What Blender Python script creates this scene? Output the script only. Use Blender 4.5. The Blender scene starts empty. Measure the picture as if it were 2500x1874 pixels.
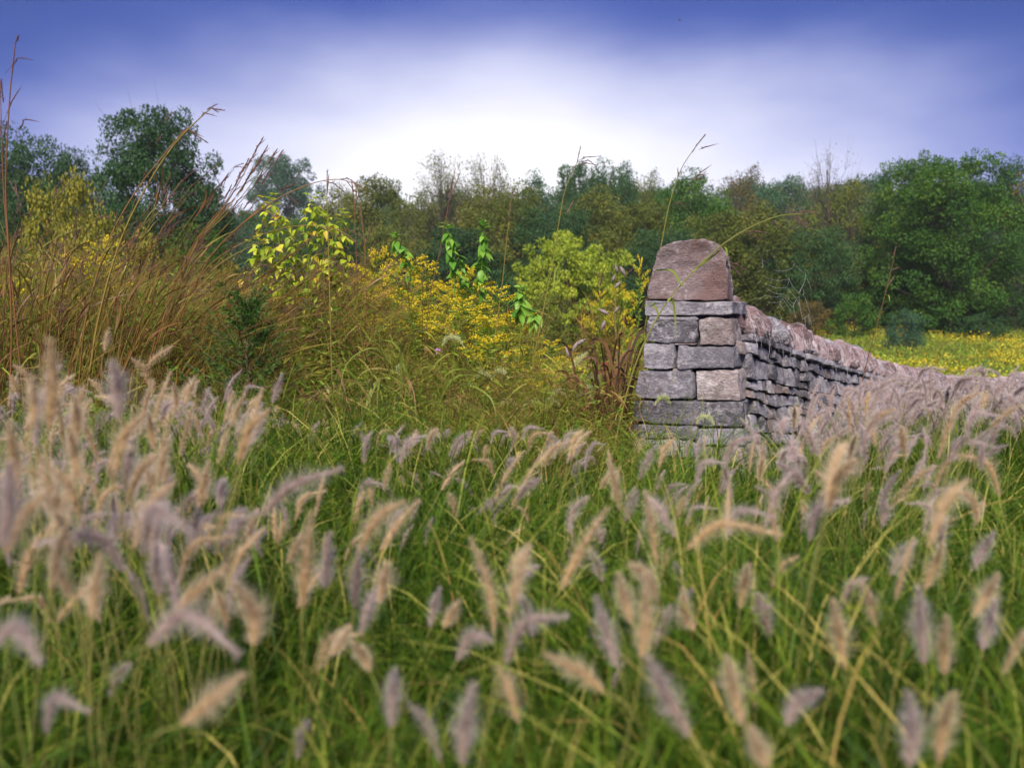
import bpy, bmesh, math, random
import numpy as np
from mathutils import Vector, Matrix, noise as mnoise

R = math.radians
rng = np.random.default_rng(11)
random.seed(11)
scene = bpy.context.scene
COL = scene.collection

# ------------------------------------------------------------------ camera
FPX, CX, CY = 1944.0, 1250.0, 937.0            # focal length and centre in photograph pixels
CAMZ = 1.05
PITCH = math.atan((937.0 - 760.0) / FPX)       # the lens looks a little downhill
cam_d = bpy.data.cameras.new('camera')
cam = bpy.data.objects.new('camera', cam_d)
COL.objects.link(cam)
cam.location = (0, 0, CAMZ)
cam.rotation_euler = (R(90) - PITCH, 0, 0)
cam_d.sensor_width = 36.0
cam_d.lens = 36.0 * FPX / 2500.0
cam_d.clip_start = 0.05
cam_d.clip_end = 3000.0
cam_d.dof.use_dof = True
cam_d.dof.focus_distance = 5.6
cam_d.dof.aperture_fstop = 2.1
scene.camera = cam

# ------------------------------------------------------------------ light
SUN_EL, SUN_AZ = R(44), R(-168)                # azimuth from +Y towards +X: from the left, a little behind the lens
sun_dir = Vector((math.sin(SUN_AZ) * math.cos(SUN_EL), math.cos(SUN_AZ) * math.cos(SUN_EL), math.sin(SUN_EL)))
sd = bpy.data.lights.new('sun', 'SUN')
sd.energy = 4.8
sd.angle = R(22)
sd.color = (1.0, 0.92, 0.78)
so = bpy.data.objects.new('sun', sd)
COL.objects.link(so)
so.rotation_euler = (-sun_dir).to_track_quat('-Z', 'Y').to_euler()

world = bpy.data.worlds.new('World')
scene.world = world
world.use_nodes = True
wn, wl = world.node_tree.nodes, world.node_tree.links
wn.clear()


def wnode(t, **k):
    n = wn.new(t)
    for a, b in k.items():
        setattr(n, a, b)
    return n


def wmath(op, a, b=None, c=None, clamp=False):
    n = wn.new('ShaderNodeMath')
    n.operation = op
    n.use_clamp = clamp
    for i, v in enumerate((a, b, c)):
        if v is None:
            continue
        if isinstance(v, (int, float)):
            n.inputs[i].default_value = v
        else:
            wl.new(v, n.inputs[i])
    return n.outputs[0]


sky = wnode('ShaderNodeTexSky', sky_type='NISHITA', sun_disc=False)
sky.sun_elevation = SUN_EL
sky.sun_rotation = SUN_AZ
sky.air_density = 1.6
sky.dust_density = 2.5
geo = wnode('ShaderNodeTexCoord')
sep = wnode('ShaderNodeSeparateXYZ')
wl.new(geo.outputs['Generated'], sep.inputs[0])
nx, ny, nz = sep.outputs
nse = wnode('ShaderNodeTexNoise')
nse.inputs['Scale'].default_value = 2.2
nse.inputs['Detail'].default_value = 5.0
nse.inputs['Roughness'].default_value = 0.48
nmap = wnode('ShaderNodeMapping')
nmap.inputs['Scale'].default_value = (1.0, 1.0, 2.6)
nmap.inputs['Location'].default_value = (3.1, 0.4, 1.7)
wl.new(geo.outputs['Generated'], nmap.inputs['Vector'])
wl.new(nmap.outputs[0], nse.inputs['Vector'])
cloud = wmath('SUBTRACT', nse.outputs['Fac'], 0.5)
# bright break in the cloud low in front of the lens, spreading sideways along the horizon
gx = wmath('DIVIDE', wmath('SUBTRACT', nx, 0.0), 0.46)
gz = wmath('DIVIDE', wmath('SUBTRACT', nz, 0.095), 0.205)
rr = wmath('SQRT', wmath('ADD', wmath('MULTIPLY', gx, gx), wmath('MULTIPLY', gz, gz)))
rr = wmath('ADD', rr, wmath('MULTIPLY', cloud, 0.75))
back = wnode('ShaderNodeMapRange')                      # the glow lies ahead only
back.inputs['From Min'].default_value = -0.1
back.inputs['From Max'].default_value = 0.5
back.interpolation_type = 'SMOOTHSTEP'
wl.new(ny, back.inputs['Value'])
glow = wnode('ShaderNodeMapRange')
glow.interpolation_type = 'SMOOTHSTEP'
glow.inputs['From Min'].default_value = 1.42
glow.inputs['From Max'].default_value = 0.30
wl.new(rr, glow.inputs['Value'])
gl = wmath('MULTIPLY', glow.outputs[0], back.outputs[0])
# cloud deck colour: lavender low down, deeper blue violet higher up, patches of both
ramp = wnode('ShaderNodeValToRGB')
cr = ramp.color_ramp
cr.elements[0].position = 0.0
cr.elements[0].color = (0.37, 0.45, 0.92, 1)
cr.elements[1].position = 1.0
cr.elements[1].color = (0.19, 0.26, 0.58, 1)
for p, c in ((0.16, (0.28, 0.35, 0.88)), (0.30, (0.090, 0.150, 0.58)), (0.42, (0.035, 0.080, 0.36)), (0.62, (0.12, 0.18, 0.50))):
    e = cr.elements.new(p)
    e.color = c + (1,)
hgt = wmath('ADD', nz, wmath('MULTIPLY', cloud, 0.15))
wl.new(wmath('ADD', hgt, wmath('MULTIPLY', wmath('MULTIPLY', nx, nx), 0.48), clamp=True), ramp.inputs['Fac'])
mixg = wnode('ShaderNodeMix', data_type='RGBA')
wl.new(gl, mixg.inputs[0])
wl.new(ramp.outputs[0], mixg.inputs[6])
mixg.inputs[7].default_value = (1.18, 1.16, 1.22, 1)
SKY_GAIN = 5.7
veil = wnode('ShaderNodeVectorMath', operation='SCALE')
wl.new(mixg.outputs[2], veil.inputs[0])
veil.inputs['Scale'].default_value = SKY_GAIN
mixs = wnode('ShaderNodeMix', data_type='RGBA')
mixs.inputs[0].default_value = 0.97
wl.new(sky.outputs[0], mixs.inputs[6])
wl.new(veil.outputs[0], mixs.inputs[7])
bg = wnode('ShaderNodeBackground')
bg.inputs['Strength'].default_value = 0.1
wl.new(mixs.outputs[2], bg.inputs['Color'])
wo = wnode('ShaderNodeOutputWorld')
wl.new(bg.outputs[0], wo.inputs['Surface'])

# ------------------------------------------------------------------ exposure and render
scene.view_settings.view_transform = 'Standard'
scene.view_settings.look = 'None'
scene.view_settings.gamma = 1.0
scene.view_settings.use_curve_mapping = False
scene.view_settings.exposure = 0.86
scene.render.engine = 'CYCLES'
cy = scene.cycles
cy.use_denoising = True
cy.max_bounces = 4
cy.diffuse_bounces = 1
cy.glossy_bounces = 2
cy.transmission_bounces = 2
cy.transparent_max_bounces = 4
cy.volume_bounces = 1
cy.use_adaptive_sampling = True
cy.adaptive_threshold = 0.02
cy.sample_clamp_indirect = 4.0


# ------------------------------------------------------------------ helpers
def ray(u, v):
    a, b = (u - CX) / FPX, (CY - v) / FPX
    c, s = math.cos(PITCH), math.sin(PITCH)
    return np.array((a, c + s * b, -s + c * b))


def P(u, v, Y):
    """The point of the place that stands Y metres ahead on the sight line of photograph pixel (u, v)."""
    d = ray(u, v)
    return np.array((0, 0, CAMZ)) + d * (Y / d[1])


def pix(p):
    x, y, z = p[0], p[1], p[2] - CAMZ
    c, s = math.cos(PITCH), math.sin(PITCH)
    dep = y * c - z * s
    up = y * s + z * c
    return CX + FPX * x / dep, CY - FPX * up / dep


WD = np.array((0.595, 0.804))                    # the way the wall runs
W0 = np.array((1.0, 4.42))


def sstep(a, b, x):
    t = np.clip((x - a) / (b - a), 0, 1)
    return t * t * (3 - 2 * t)


def T(x, y):
    """Ground height."""
    x = np.asarray(x, float)
    y = np.asarray(y, float)
    s = np.maximum((x - W0[0]) * WD[0] + (y - W0[1]) * WD[1], 0)
    z = -2.6 * (1 - np.exp(-s / 17.0))
    z = z + 1.65 * sstep(28, 95, y) + 13.0 * sstep(125, 300, y)
    z = z + 0.03 * np.sin(x * 1.7 + 0.6) * np.sin(y * 1.3) * sstep(1, 4, y)
    return z


def new_mesh(name, V, faces, mats=(), attrs=None, smooth=True, fmat=None):
    """faces: list of (n,k) index arrays."""
    me = bpy.data.meshes.new(name)
    V = np.asarray(V, np.float32).reshape(-1, 3)
    me.vertices.add(len(V))
    me.vertices.foreach_set('co', V.ravel())
    faces = [np.asarray(f, np.int32) for f in faces if len(f)]
    nl = sum(f.size for f in faces)
    npoly = sum(len(f) for f in faces)
    me.loops.add(nl)
    me.loops.foreach_set('vertex_index', np.concatenate([f.ravel() for f in faces]))
    me.polygons.add(npoly)
    tot = np.concatenate([np.full(len(f), f.shape[1], np.int32) for f in faces])
    st = np.concatenate(([0], np.cumsum(tot)[:-1])).astype(np.int32)
    me.polygons.foreach_set('loop_start', st)
    me.polygons.foreach_set('use_smooth', np.full(npoly, smooth, bool))
    if fmat is not None:
        me.polygons.foreach_set('material_index', np.asarray(fmat, np.int32))
    me.update(calc_edges=True)
    for m in mats:
        me.materials.append(m)
    for k, a in (attrs or {}).items():
        at = me.attributes.new(k, 'FLOAT', 'POINT')
        at.data.foreach_set('value', np.asarray(a, np.float32))
    return me


class Geo:
    """Collects ribbons, tubes and leaves for one mesh."""

    def __init__(self):
        self.V, self.F, self.T, self.A, self.M, self.n = [], [], [], [], [], 0

    def add(self, V, F, tint=0.5, along=0.5, mat=0):
        V = np.asarray(V, float).reshape(-1, 3)
        F = np.asarray(F, int)
        self.V.append(V)
        self.F.append(F + self.n)
        self.T.append(np.broadcast_to(np.asarray(tint, float), (len(V),)))
        self.A.append(np.broadcast_to(np.asarray(along, float), (len(V),)))
        self.M.append(np.full(len(F), mat))
        self.n += len(V)

    def mesh(self, name, mats, smooth=True):
        # group by face size so that materials stay in step
        sizes = sorted({f.shape[1] for f in self.F})
        F, M = [], []
        for k in sizes:
            F.append(np.concatenate([f for f in self.F if f.shape[1] == k]))
            M.append(np.concatenate([m for f, m in zip(self.F, self.M) if f.shape[1] == k]))
        return new_mesh(name, np.concatenate(self.V), F, mats,
                        {'tint': np.concatenate(self.T), 'along': np.concatenate(self.A)}, smooth, np.concatenate(M))


def norm(a):
    return a / np.maximum(np.linalg.norm(a, axis=-1, keepdims=True), 1e-9)


def tang(C):
    t = np.empty_like(C)
    t[:, 1:-1] = C[:, 2:] - C[:, :-2]
    t[:, 0] = C[:, 1] - C[:, 0]
    t[:, -1] = C[:, -1] - C[:, -2]
    return norm(t)


def ribbons(g, C, W, side=None, tint=None, mat=0, twist=0.0):
    """C (N,S,3) centre lines, W (N,S) half widths. The last point closes to a tip."""
    N, S, _ = C.shape
    t = tang(C)
    if side is None:
        a = rng.uniform(0, 2 * np.pi, N)
        side = np.stack((np.cos(a), np.sin(a), np.zeros(N)), 1)
    sd = np.broadcast_to(side[:, None, :], C.shape)
    sd = norm(sd - t * np.sum(sd * t, -1, keepdims=True))
    if twist:
        b = np.cross(t, sd)
        ph = (np.linspace(0, 1, S)[None, :] * rng.uniform(-twist, twist, (N, 1)))[..., None]
        sd = sd * np.cos(ph) + b * np.sin(ph)
    W = np.broadcast_to(W, (N, S))
    L = C - sd * W[..., None]
    Rr = C + sd * W[..., None]
    V = np.stack((L, Rr), 2).reshape(-1, 3)
    base = (np.arange(N) * S * 2)[:, None] + (np.arange(S - 1) * 2)[None, :]
    F = np.stack((base, base + 1, base + 3, base + 2), -1).reshape(-1, 4)
    if tint is None:
        tint = rng.uniform(0, 1, N)
    tv = np.repeat(np.broadcast_to(tint, (N,)), S * 2)
    al = np.tile(np.repeat(np.linspace(0, 1, S), 2), N)
    g.add(V, F, tv, al, mat)


def tubes(g, C, Rad, k=3, tint=None, mat=0):
    N, S, _ = C.shape
    t = tang(C)
    ref = np.where(np.abs(t[..., 2:3]) > 0.8, np.array((1.0, 0.3, 0.0)), np.array((0.1, 0.2, 1.0)))
    a = norm(np.cross(t, ref))
    b = np.cross(t, a)
    ang = np.arange(k) * 2 * np.pi / k
    ring = a[:, :, None, :] * np.cos(ang)[:, None] + b[:, :, None, :] * np.sin(ang)[:, None]
    Rad = np.broadcast_to(Rad, (N, S))
    V = (C[:, :, None, :] + ring * Rad[:, :, None, None]).reshape(-1, 3)
    i0 = ((np.arange(N) * S)[:, None] + np.arange(S - 1)[None, :])[..., None] * k
    j = np.arange(k)
    F = np.stack((i0 + j, i0 + (j + 1) % k, i0 + k + (j + 1) % k, i0 + k + j), -1).reshape(-1, 4)
    if tint is None:
        tint = rng.uniform(0, 1, N)
    g.add(V, F, np.repeat(np.broadcast_to(tint, (N,)), S * k), np.tile(np.repeat(np.linspace(0, 1, S), k), N), mat)


def leaves(g, pos, direction, length, width, tint=None, mat=0, fold=0.25, up=None):
    """Pointed leaves: base, two shoulders, tip, folded along the middle."""
    N = len(pos)
    d = norm(direction)
    if up is None:
        up = norm(rng.normal(size=(N, 3)) + np.array((0, 0, 0.9)))
    s = norm(np.cross(d, up))
    n = np.cross(s, d)
    length = np.broadcast_to(length, (N,))[:, None]
    width = np.broadcast_to(width, (N,))[:, None]
    m = pos + d * length * 0.45
    V = np.stack((pos, m + s * width * 0.5 + n * width * fold, pos + d * length, m - s * width * 0.5 + n * width * fold), 1).reshape(-1, 3)
    F = np.arange(N * 4).reshape(N, 4)
    if tint is None:
        tint = rng.uniform(0, 1, N)
    g.add(V, F, np.repeat(np.broadcast_to(tint, (N,)), 4), np.tile((0, .5, 1, .5), N), mat)


def qbez(p0, p1, p2, S):
    t = np.linspace(0, 1, S)[None, :, None]
    p0, p1, p2 = (np.asarray(p, float).reshape(-1, 1, 3) for p in (p0, p1, p2))
    return p0 * (1 - t) ** 2 + 2 * p1 * t * (1 - t) + p2 * t * t


def spline(pts, S):
    """Catmull-Rom through pts, S samples."""
    p = np.asarray(pts, float)
    if len(p) == 2:
        return p[0] + (p[1] - p[0]) * np.linspace(0, 1, S)[:, None]
    q = np.vstack((2 * p[0] - p[1], p, 2 * p[-1] - p[-2]))
    out = []
    for x in np.linspace(0, len(p) - 1 - 1e-6, S):
        i = int(x)
        t = x - i
        a, b, c, d = q[i:i + 4]
        out.append(0.5 * (2 * b + (c - a) * t + (2 * a - 5 * b + 4 * c - d) * t * t + (3 * b - a - 3 * c + d) * t ** 3))
    return np.array(out)


def obj(name, me, parent=None, loc=None):
    o = bpy.data.objects.new(name, me)
    COL.objects.link(o)
    if loc is not None:
        o.location = loc
    if parent is not None:
        o.parent = parent
    return o


def tag(o, label, cat, group=None, kind=None):
    o['label'] = label
    o['category'] = cat
    if group:
        o['group'] = group
    if kind:
        o['kind'] = kind
    return o


def thing(name, label, cat, loc=(0, 0, 0), rz=0.0, group=None):
    o = bpy.data.objects.new(name, None)
    o.empty_display_size = 0.05
    COL.objects.link(o)
    o.location = tuple(float(c) for c in loc)
    o.rotation_euler = (0, 0, rz)
    return tag(o, label, cat, group)


def copy_tree(o, parent=None):
    c = o.copy()
    COL.objects.link(c)
    c.parent = parent
    for ch in list(o.children):
        copy_tree(ch, c)
    return c


# ------------------------------------------------------------------ materials
def mat_base(name):
    m = bpy.data.materials.new(name)
    m.use_nodes = True
    nt = m.node_tree
    nt.nodes.clear()
    return m, nt, nt.nodes, nt.links


def ramp_node(nt, stops):
    r = nt.nodes.new('ShaderNodeValToRGB')
    e = r.color_ramp.elements
    while len(e) > len(stops):
        e.remove(e[-1])
    while len(e) < len(stops):
        e.new(1.0)
    for el, (p, c) in zip(e, stops):
        el.position = p
        el.color = tuple(c) + (1,)
    return r


def mnode(nt, op, a, b):
    n = nt.nodes.new('ShaderNodeMath')
    n.operation = op
    for i, v in enumerate((a, b)):
        if isinstance(v, (int, float)):
            n.inputs[i].default_value = v
        else:
            nt.links.new(v, n.inputs[i])
    return n.outputs[0]


def leaf_mat(name, stops, trans=0.35, rough=0.55, tip=None, tip_from=0.6, objvar=0.25, spec=0.3):
    """Foliage: colour picked by the blade's own tint, optional tip colour, light passing through."""
    m, nt, N, L = mat_base(name)
    at = N.new('ShaderNodeAttribute')
    at.attribute_name = 'tint'
    oi = N.new('ShaderNodeObjectInfo')
    f = mnode(nt, 'ADD', mnode(nt, 'MULTIPLY', at.outputs['Fac'], 1.0 - objvar), mnode(nt, 'MULTIPLY', oi.outputs['Random'], objvar))
    r = ramp_node(nt, stops)
    L.new(f, r.inputs['Fac'])
    col = r.outputs[0]
    if tip is not None:
        al = N.new('ShaderNodeAttribute')
        al.attribute_name = 'along'
        mr = N.new('ShaderNodeMapRange')
        mr.inputs['From Min'].default_value = tip_from
        mr.inputs['From Max'].default_value = 1.0
        L.new(al.outputs['Fac'], mr.inputs['Value'])
        mx = N.new('ShaderNodeMix')
        mx.data_type = 'RGBA'
        L.new(mr.outputs[0], mx.inputs[0])
        L.new(col, mx.inputs[6])
        mx.inputs[7].default_value = tuple(tip) + (1,)
        col = mx.outputs[2]
    b = N.new('ShaderNodeBsdfPrincipled')
    b.inputs['Roughness'].default_value = rough
    b.inputs['Specular IOR Level'].default_value = spec
    L.new(col, b.inputs['Base Color'])
    t = N.new('ShaderNodeBsdfTranslucent')
    L.new(col, t.inputs['Color'])
    mx = N.new('ShaderNodeMixShader')
    mx.inputs[0].default_value = trans
    L.new(b.outputs[0], mx.inputs[1])
    L.new(t.outputs[0], mx.inputs[2])
    o = N.new('ShaderNodeOutputMaterial')
    L.new(mx.outputs[0], o.inputs['Surface'])
    return m


def stone_mat(name, stops, lichen=0.25, scale=1.0, stain=None):
    m, nt, N, L = mat_base(name)
    tc = N.new('ShaderNodeTexCoord')
    oi = N.new('ShaderNodeObjectInfo')
    ad = N.new('ShaderNodeVectorMath')
    ad.operation = 'MULTIPLY_ADD'
    cb = N.new('ShaderNodeCombineXYZ')
    for i in range(3):
        L.new(oi.outputs['Random'], cb.inputs[i])
    L.new(cb.outputs[0], ad.inputs[0])
    ad.inputs[1].default_value = (37, 19, 53)
    L.new(tc.outputs['Object'], ad.inputs[2])
    vec = ad.outputs[0]

    def noise_tex(s, d, rgh=0.6, sc=(1, 1, 1)):
        mp = N.new('ShaderNodeMapping')
        mp.inputs['Scale'].default_value = sc
        L.new(vec, mp.inputs['Vector'])
        n = N.new('ShaderNodeTexNoise')
        n.inputs['Scale'].default_value = s * scale
        n.inputs['Detail'].default_value = d
        n.inputs['Roughness'].default_value = rgh
        L.new(mp.outputs[0], n.inputs['Vector'])
        return n.outputs['Fac']
    big = noise_tex(7, 6, 0.65, (1, 1, 1.8))
    fine = noise_tex(55, 8, 0.72, (1, 1, 1.6))
    f = mnode(nt, 'ADD', mnode(nt, 'MULTIPLY', big, 0.62), mnode(nt, 'ADD', mnode(nt, 'MULTIPLY', fine, 0.55), mnode(nt, 'MULTIPLY', oi.outputs['Random'], 0.30)))
    f = mnode(nt, 'SUBTRACT', f, 0.23)
    r = ramp_node(nt, stops)
    L.new(f, r.inputs['Fac'])
    col = r.outputs[0]
    # pale lichen crust in specks and blotches
    l1 = noise_tex(24, 7, 0.78)
    l2 = noise_tex(4.5, 3, 0.5)
    lf = mnode(nt, 'ADD', mnode(nt, 'MULTIPLY', l1, 0.75), mnode(nt, 'MULTIPLY', l2, 0.35))
    mr = N.new('ShaderNodeMapRange')
    mr.inputs['From Min'].default_value = 0.57
    mr.inputs['From Max'].default_value = 0.70
    mr.inputs['To Max'].default_value = lichen
    L.new(lf, mr.inputs['Value'])
    mx = N.new('ShaderNodeMix')
    mx.data_type = 'RGBA'
    L.new(mr.outputs[0], mx.inputs[0])
    L.new(col, mx.inputs[6])
    mx.inputs[7].default_value = (0.62, 0.58, 0.64, 1)
    col = mx.outputs[2]
    if stain is not None:
        s1 = noise_tex(3.2, 4, 0.55)
        mr2 = N.new('ShaderNodeMapRange')
        mr2.inputs['From Min'].default_value = 0.44
        mr2.inputs['From Max'].default_value = 0.62
        mr2.inputs['To Max'].default_value = 0.85
        L.new(s1, mr2.inputs['Value'])
        mx2 = N.new('ShaderNodeMix')
        mx2.data_type = 'RGBA'
        L.new(mr2.outputs[0], mx2.inputs[0])
        L.new(col, mx2.inputs[6])
        mx2.inputs[7].default_value = tuple(stain) + (1,)
        col = mx2.outputs[2]
    b = N.new('ShaderNodeBsdfPrincipled')
    b.inputs['Roughness'].default_value = 0.88
    b.inputs['Specular IOR Level'].default_value = 0.25
    L.new(col, b.inputs['Base Color'])
    hgt = mnode(nt, 'ADD', mnode(nt, 'MULTIPLY', big, 0.7), mnode(nt, 'ADD', mnode(nt, 'MULTIPLY', fine, 0.8), mnode(nt, 'MULTIPLY', noise_tex(150, 4, 0.6), 0.22)))
    bp = N.new('ShaderNodeBump')
    bp.inputs['Strength'].default_value = 1.0
    bp.inputs['Distance'].default_value = 0.03
    L.new(hgt, bp.inputs['Height'])
    L.new(bp.outputs[0], b.inputs['Normal'])
    o = N.new('ShaderNodeOutputMaterial')
    L.new(b.outputs[0], o.inputs['Surface'])
    return m


def plain_mat(name, col, rough=0.8, var=0.25, scale=30.0):
    m, nt, N, L = mat_base(name)
    tc = N.new('ShaderNodeTexCoord')
    n = N.new('ShaderNodeTexNoise')
    n.inputs['Scale'].default_value = scale
    n.inputs['Detail'].default_value = 4
    L.new(tc.outputs['Object'], n.inputs['Vector'])
    lo = tuple(c * (1 - var) for c in col)
    hi = tuple(min(1, c * (1 + var)) for c in col)
    r = ramp_node(nt, ((0.3, lo), (0.7, hi)))
    L.new(n.outputs['Fac'], r.inputs['Fac'])
    b = N.new('ShaderNodeBsdfPrincipled')
    b.inputs['Roughness'].default_value = rough
    b.inputs['Specular IOR Level'].default_value = 0.25
    L.new(r.outputs[0], b.inputs['Base Color'])
    o = N.new('ShaderNodeOutputMaterial')
    L.new(b.outputs[0], o.inputs['Surface'])
    return m


M = {}
M['stone_grey'] = stone_mat('stone_grey', ((0.28, (0.050, 0.046, 0.058)), (0.50, (0.175, 0.162, 0.195)), (0.72, (0.42, 0.395, 0.45))), 0.6)
M['stone_warm'] = stone_mat('stone_warm', ((0.28, (0.085, 0.060, 0.062)), (0.50, (0.22, 0.172, 0.175)), (0.72, (0.44, 0.37, 0.375))), 0.65)
M['stone_cap'] = stone_mat('stone_cap', ((0.28, (0.09, 0.062, 0.066)), (0.50, (0.25, 0.195, 0.21)), (0.72, (0.50, 0.43, 0.46))), 0.95, stain=(0.15, 0.088, 0.085))
M['coping'] = stone_mat('coping_stone', ((0.26, (0.085, 0.048, 0.048)), (0.50, (0.235, 0.155, 0.165)), (0.74, (0.47, 0.37, 0.40))), 0.75, 1.3)
M['rubble'] = stone_mat('wall_rubble', ((0.3, (0.05, 0.045, 0.06)), (0.7, (0.15, 0.135, 0.17))), 0.1, 2.0)
M['grass'] = leaf_mat('grass_blade', ((0.0, (0.012, 0.034, 0.004)), (0.28, (0.034, 0.080, 0.006)), (0.52, (0.088, 0.150, 0.010)), (0.72, (0.20, 0.25, 0.026)), (0.88, (0.42, 0.37, 0.10)), (1.0, (0.45, 0.25, 0.09))), 0.26, 0.55, objvar=0.18, spec=0.15)
M['stem'] = leaf_mat('plume_stem', ((0, (0.16, 0.20, 0.04)), (1, (0.30, 0.25, 0.08))), 0.2, 0.6)
M['plume_tan'] = leaf_mat('plume_tan', ((0, (0.46, 0.29, 0.115)), (0.5, (0.67, 0.47, 0.255)), (1, (0.80, 0.62, 0.41))), 0.5, 0.8, tip=(0.84, 0.73, 0.61), tip_from=0.25, objvar=0.35)
M['plume_mauve'] = leaf_mat('plume_mauve', ((0, (0.36, 0.245, 0.18)), (0.5, (0.54, 0.40, 0.345)), (1, (0.68, 0.55, 0.50))), 0.5, 0.8, tip=(0.70, 0.62, 0.68), tip_from=0.2, objvar=0.35)
M['foxtail'] = leaf_mat('foxtail_bristle', ((0, (0.34, 0.40, 0.10)), (0.5, (0.52, 0.56, 0.20)), (1, (0.70, 0.72, 0.36))), 0.5, 0.7, tip=(0.88, 0.90, 0.62), tip_from=0.3)
M['culm'] = leaf_mat('bluestem_culm', ((0, (0.075, 0.040, 0.022)), (0.3, (0.20, 0.085, 0.035)), (0.6, (0.25, 0.17, 0.035)), (1, (0.16, 0.18, 0.035))), 0.2, 0.5, objvar=0.15)
M['seed'] = leaf_mat('bluestem_seed_head', ((0, (0.085, 0.040, 0.050)), (1, (0.22, 0.115, 0.10))), 0.25, 0.7)
M['dry'] = leaf_mat('dry_meadow_stem', ((0, (0.085, 0.038, 0.026)), (0.22, (0.21, 0.095, 0.045)), (0.42, (0.28, 0.20, 0.055)), (0.65, (0.24, 0.27, 0.035)), (1, (0.13, 0.21, 0.025))), 0.3, 0.6, objvar=0.3, spec=.15)
M['weed'] = leaf_mat('weed_leaf', ((0, (0.06, 0.12, 0.014)), (0.4, (0.14, 0.23, 0.022)), (0.75, (0.27, 0.36, 0.035)), (1, (0.50, 0.46, 0.06))), 0.4, 0.55, objvar=0.3)
M['goldenrod'] = leaf_mat('goldenrod_flower', ((0, (0.42, 0.31, 0.010)), (0.5, (0.66, 0.50, 0.02)), (1, (0.80, 0.68, 0.06))), 0.35, 0.7)
M['goldenleaf'] = leaf_mat('goldenrod_leaf', ((0, (0.10, 0.17, 0.018)), (0.6, (0.21, 0.31, 0.03)), (1, (0.36, 0.42, 0.05))), 0.4, 0.55)
M['sapling'] = leaf_mat('sapling_leaf', ((0, (0.06, 0.20, 0.02)), (0.5, (0.13, 0.36, 0.03)), (1, (0.28, 0.50, 0.06))), 0.5, 0.4)
M['lime'] = leaf_mat('lime_leaf', ((0, (0.26, 0.33, 0.02)), (0.5, (0.42, 0.48, 0.03)), (0.85, (0.58, 0.60, 0.07)), (1, (0.65, 0.40, 0.05))), 0.5, 0.5)
M['cedar'] = leaf_mat('cedar_spray', ((0, (0.026, 0.075, 0.014)), (0.6, (0.06, 0.155, 0.022)), (1, (0.12, 0.23, 0.035))), 0.25, 0.6)
M['ribbon'] = leaf_mat('curling_blade', ((0, (0.08, 0.035, 0.025)), (0.22, (0.22, 0.10, 0.06)), (0.40, (0.34, 0.22, 0.10)), (0.55, (0.22, 0.24, 0.04)), (1, (0.11, 0.20, 0.02))), 0.35, 0.5)
M['brownblade'] = leaf_mat('brown_blade', ((0, (0.035, 0.018, 0.012)), (0.5, (0.10, 0.045, 0.026)), (0.8, (0.24, 0.12, 0.06)), (1, (0.19, 0.20, 0.035))), 0.3, 0.6)
M['bark'] = plain_mat('tree_bark', (0.085, 0.065, 0.055), 0.9, 0.4, 6.0)
M['twig'] = plain_mat('dry_twig', (0.16, 0.10, 0.065), 0.85, 0.35, 40.0)
M['pod'] = plain_mat('seed_pod', (0.20, 0.155, 0.16), 0.85, 0.4, 120.0)
M['rust'] = plain_mat('rusty_iron', (0.20, 0.055, 0.035), 0.75, 0.45, 60.0)
M['thread'] = plain_mat('spider_thread', (0.72, 0.68, 0.76), 0.5, 0.1, 5.0)
M['thistle'] = plain_mat('thistle_flower', (0.55, 0.25, 0.55), 0.7, 0.3, 90.0)
M['orange'] = plain_mat('orange_petal', (0.85, 0.33, 0.02), 0.6, 0.15, 40.0)
M['bird'] = plain_mat('bird_plumage', (0.10, 0.10, 0.12), 0.8, 0.2, 9.0)

TREE_COLS = {
    'dark': ((0, (0.014, 0.045, 0.016)), (0.5, (0.032, 0.090, 0.026)), (1, (0.075, 0.15, 0.036))),
    'green': ((0, (0.016, 0.060, 0.008)), (0.5, (0.045, 0.125, 0.012)), (0.85, (0.11, 0.20, 0.018)), (1, (0.26, 0.26, 0.025))),
    'blue': ((0, (0.024, 0.070, 0.042)), (0.6, (0.055, 0.125, 0.060)), (1, (0.10, 0.18, 0.075))),
    'olive': ((0, (0.042, 0.065, 0.010)), (0.5, (0.105, 0.135, 0.018)), (1, (0.25, 0.22, 0.03))),
    'amber': ((0, (0.065, 0.068, 0.012)), (0.5, (0.17, 0.145, 0.022)), (1, (0.36, 0.25, 0.035))),
    'rust': ((0, (0.055, 0.055, 0.018)), (0.5, (0.115, 0.095, 0.026)), (1, (0.25, 0.15, 0.04))),
    'yellow': ((0, (0.11, 0.125, 0.014)), (0.5, (0.23, 0.22, 0.025)), (1, (0.40, 0.33, 0.04))),
    'lime': ((0, (0.13, 0.20, 0.014)), (0.5, (0.31, 0.38, 0.03)), (1, (0.54, 0.56, 0.06))),
}
for k, st in TREE_COLS.items():
    M['crown_' + k] = leaf_mat('foliage_' + k, st, 0.35, 0.6, objvar=0.12)

# ------------------------------------------------------------------ ground
def axis(lo, hi, fine_lo, fine_hi, step, grow=1.22):
    a = list(np.arange(fine_lo, fine_hi + 1e-6, step))
    s = step
    while a[-1] < hi:
        s *= grow
        a.append(min(a[-1] + s, hi))
    s = step
    while a[0] > lo:
        s *= grow
        a.insert(0, max(a[0] - s, lo))
    return np.array(a)


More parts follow.
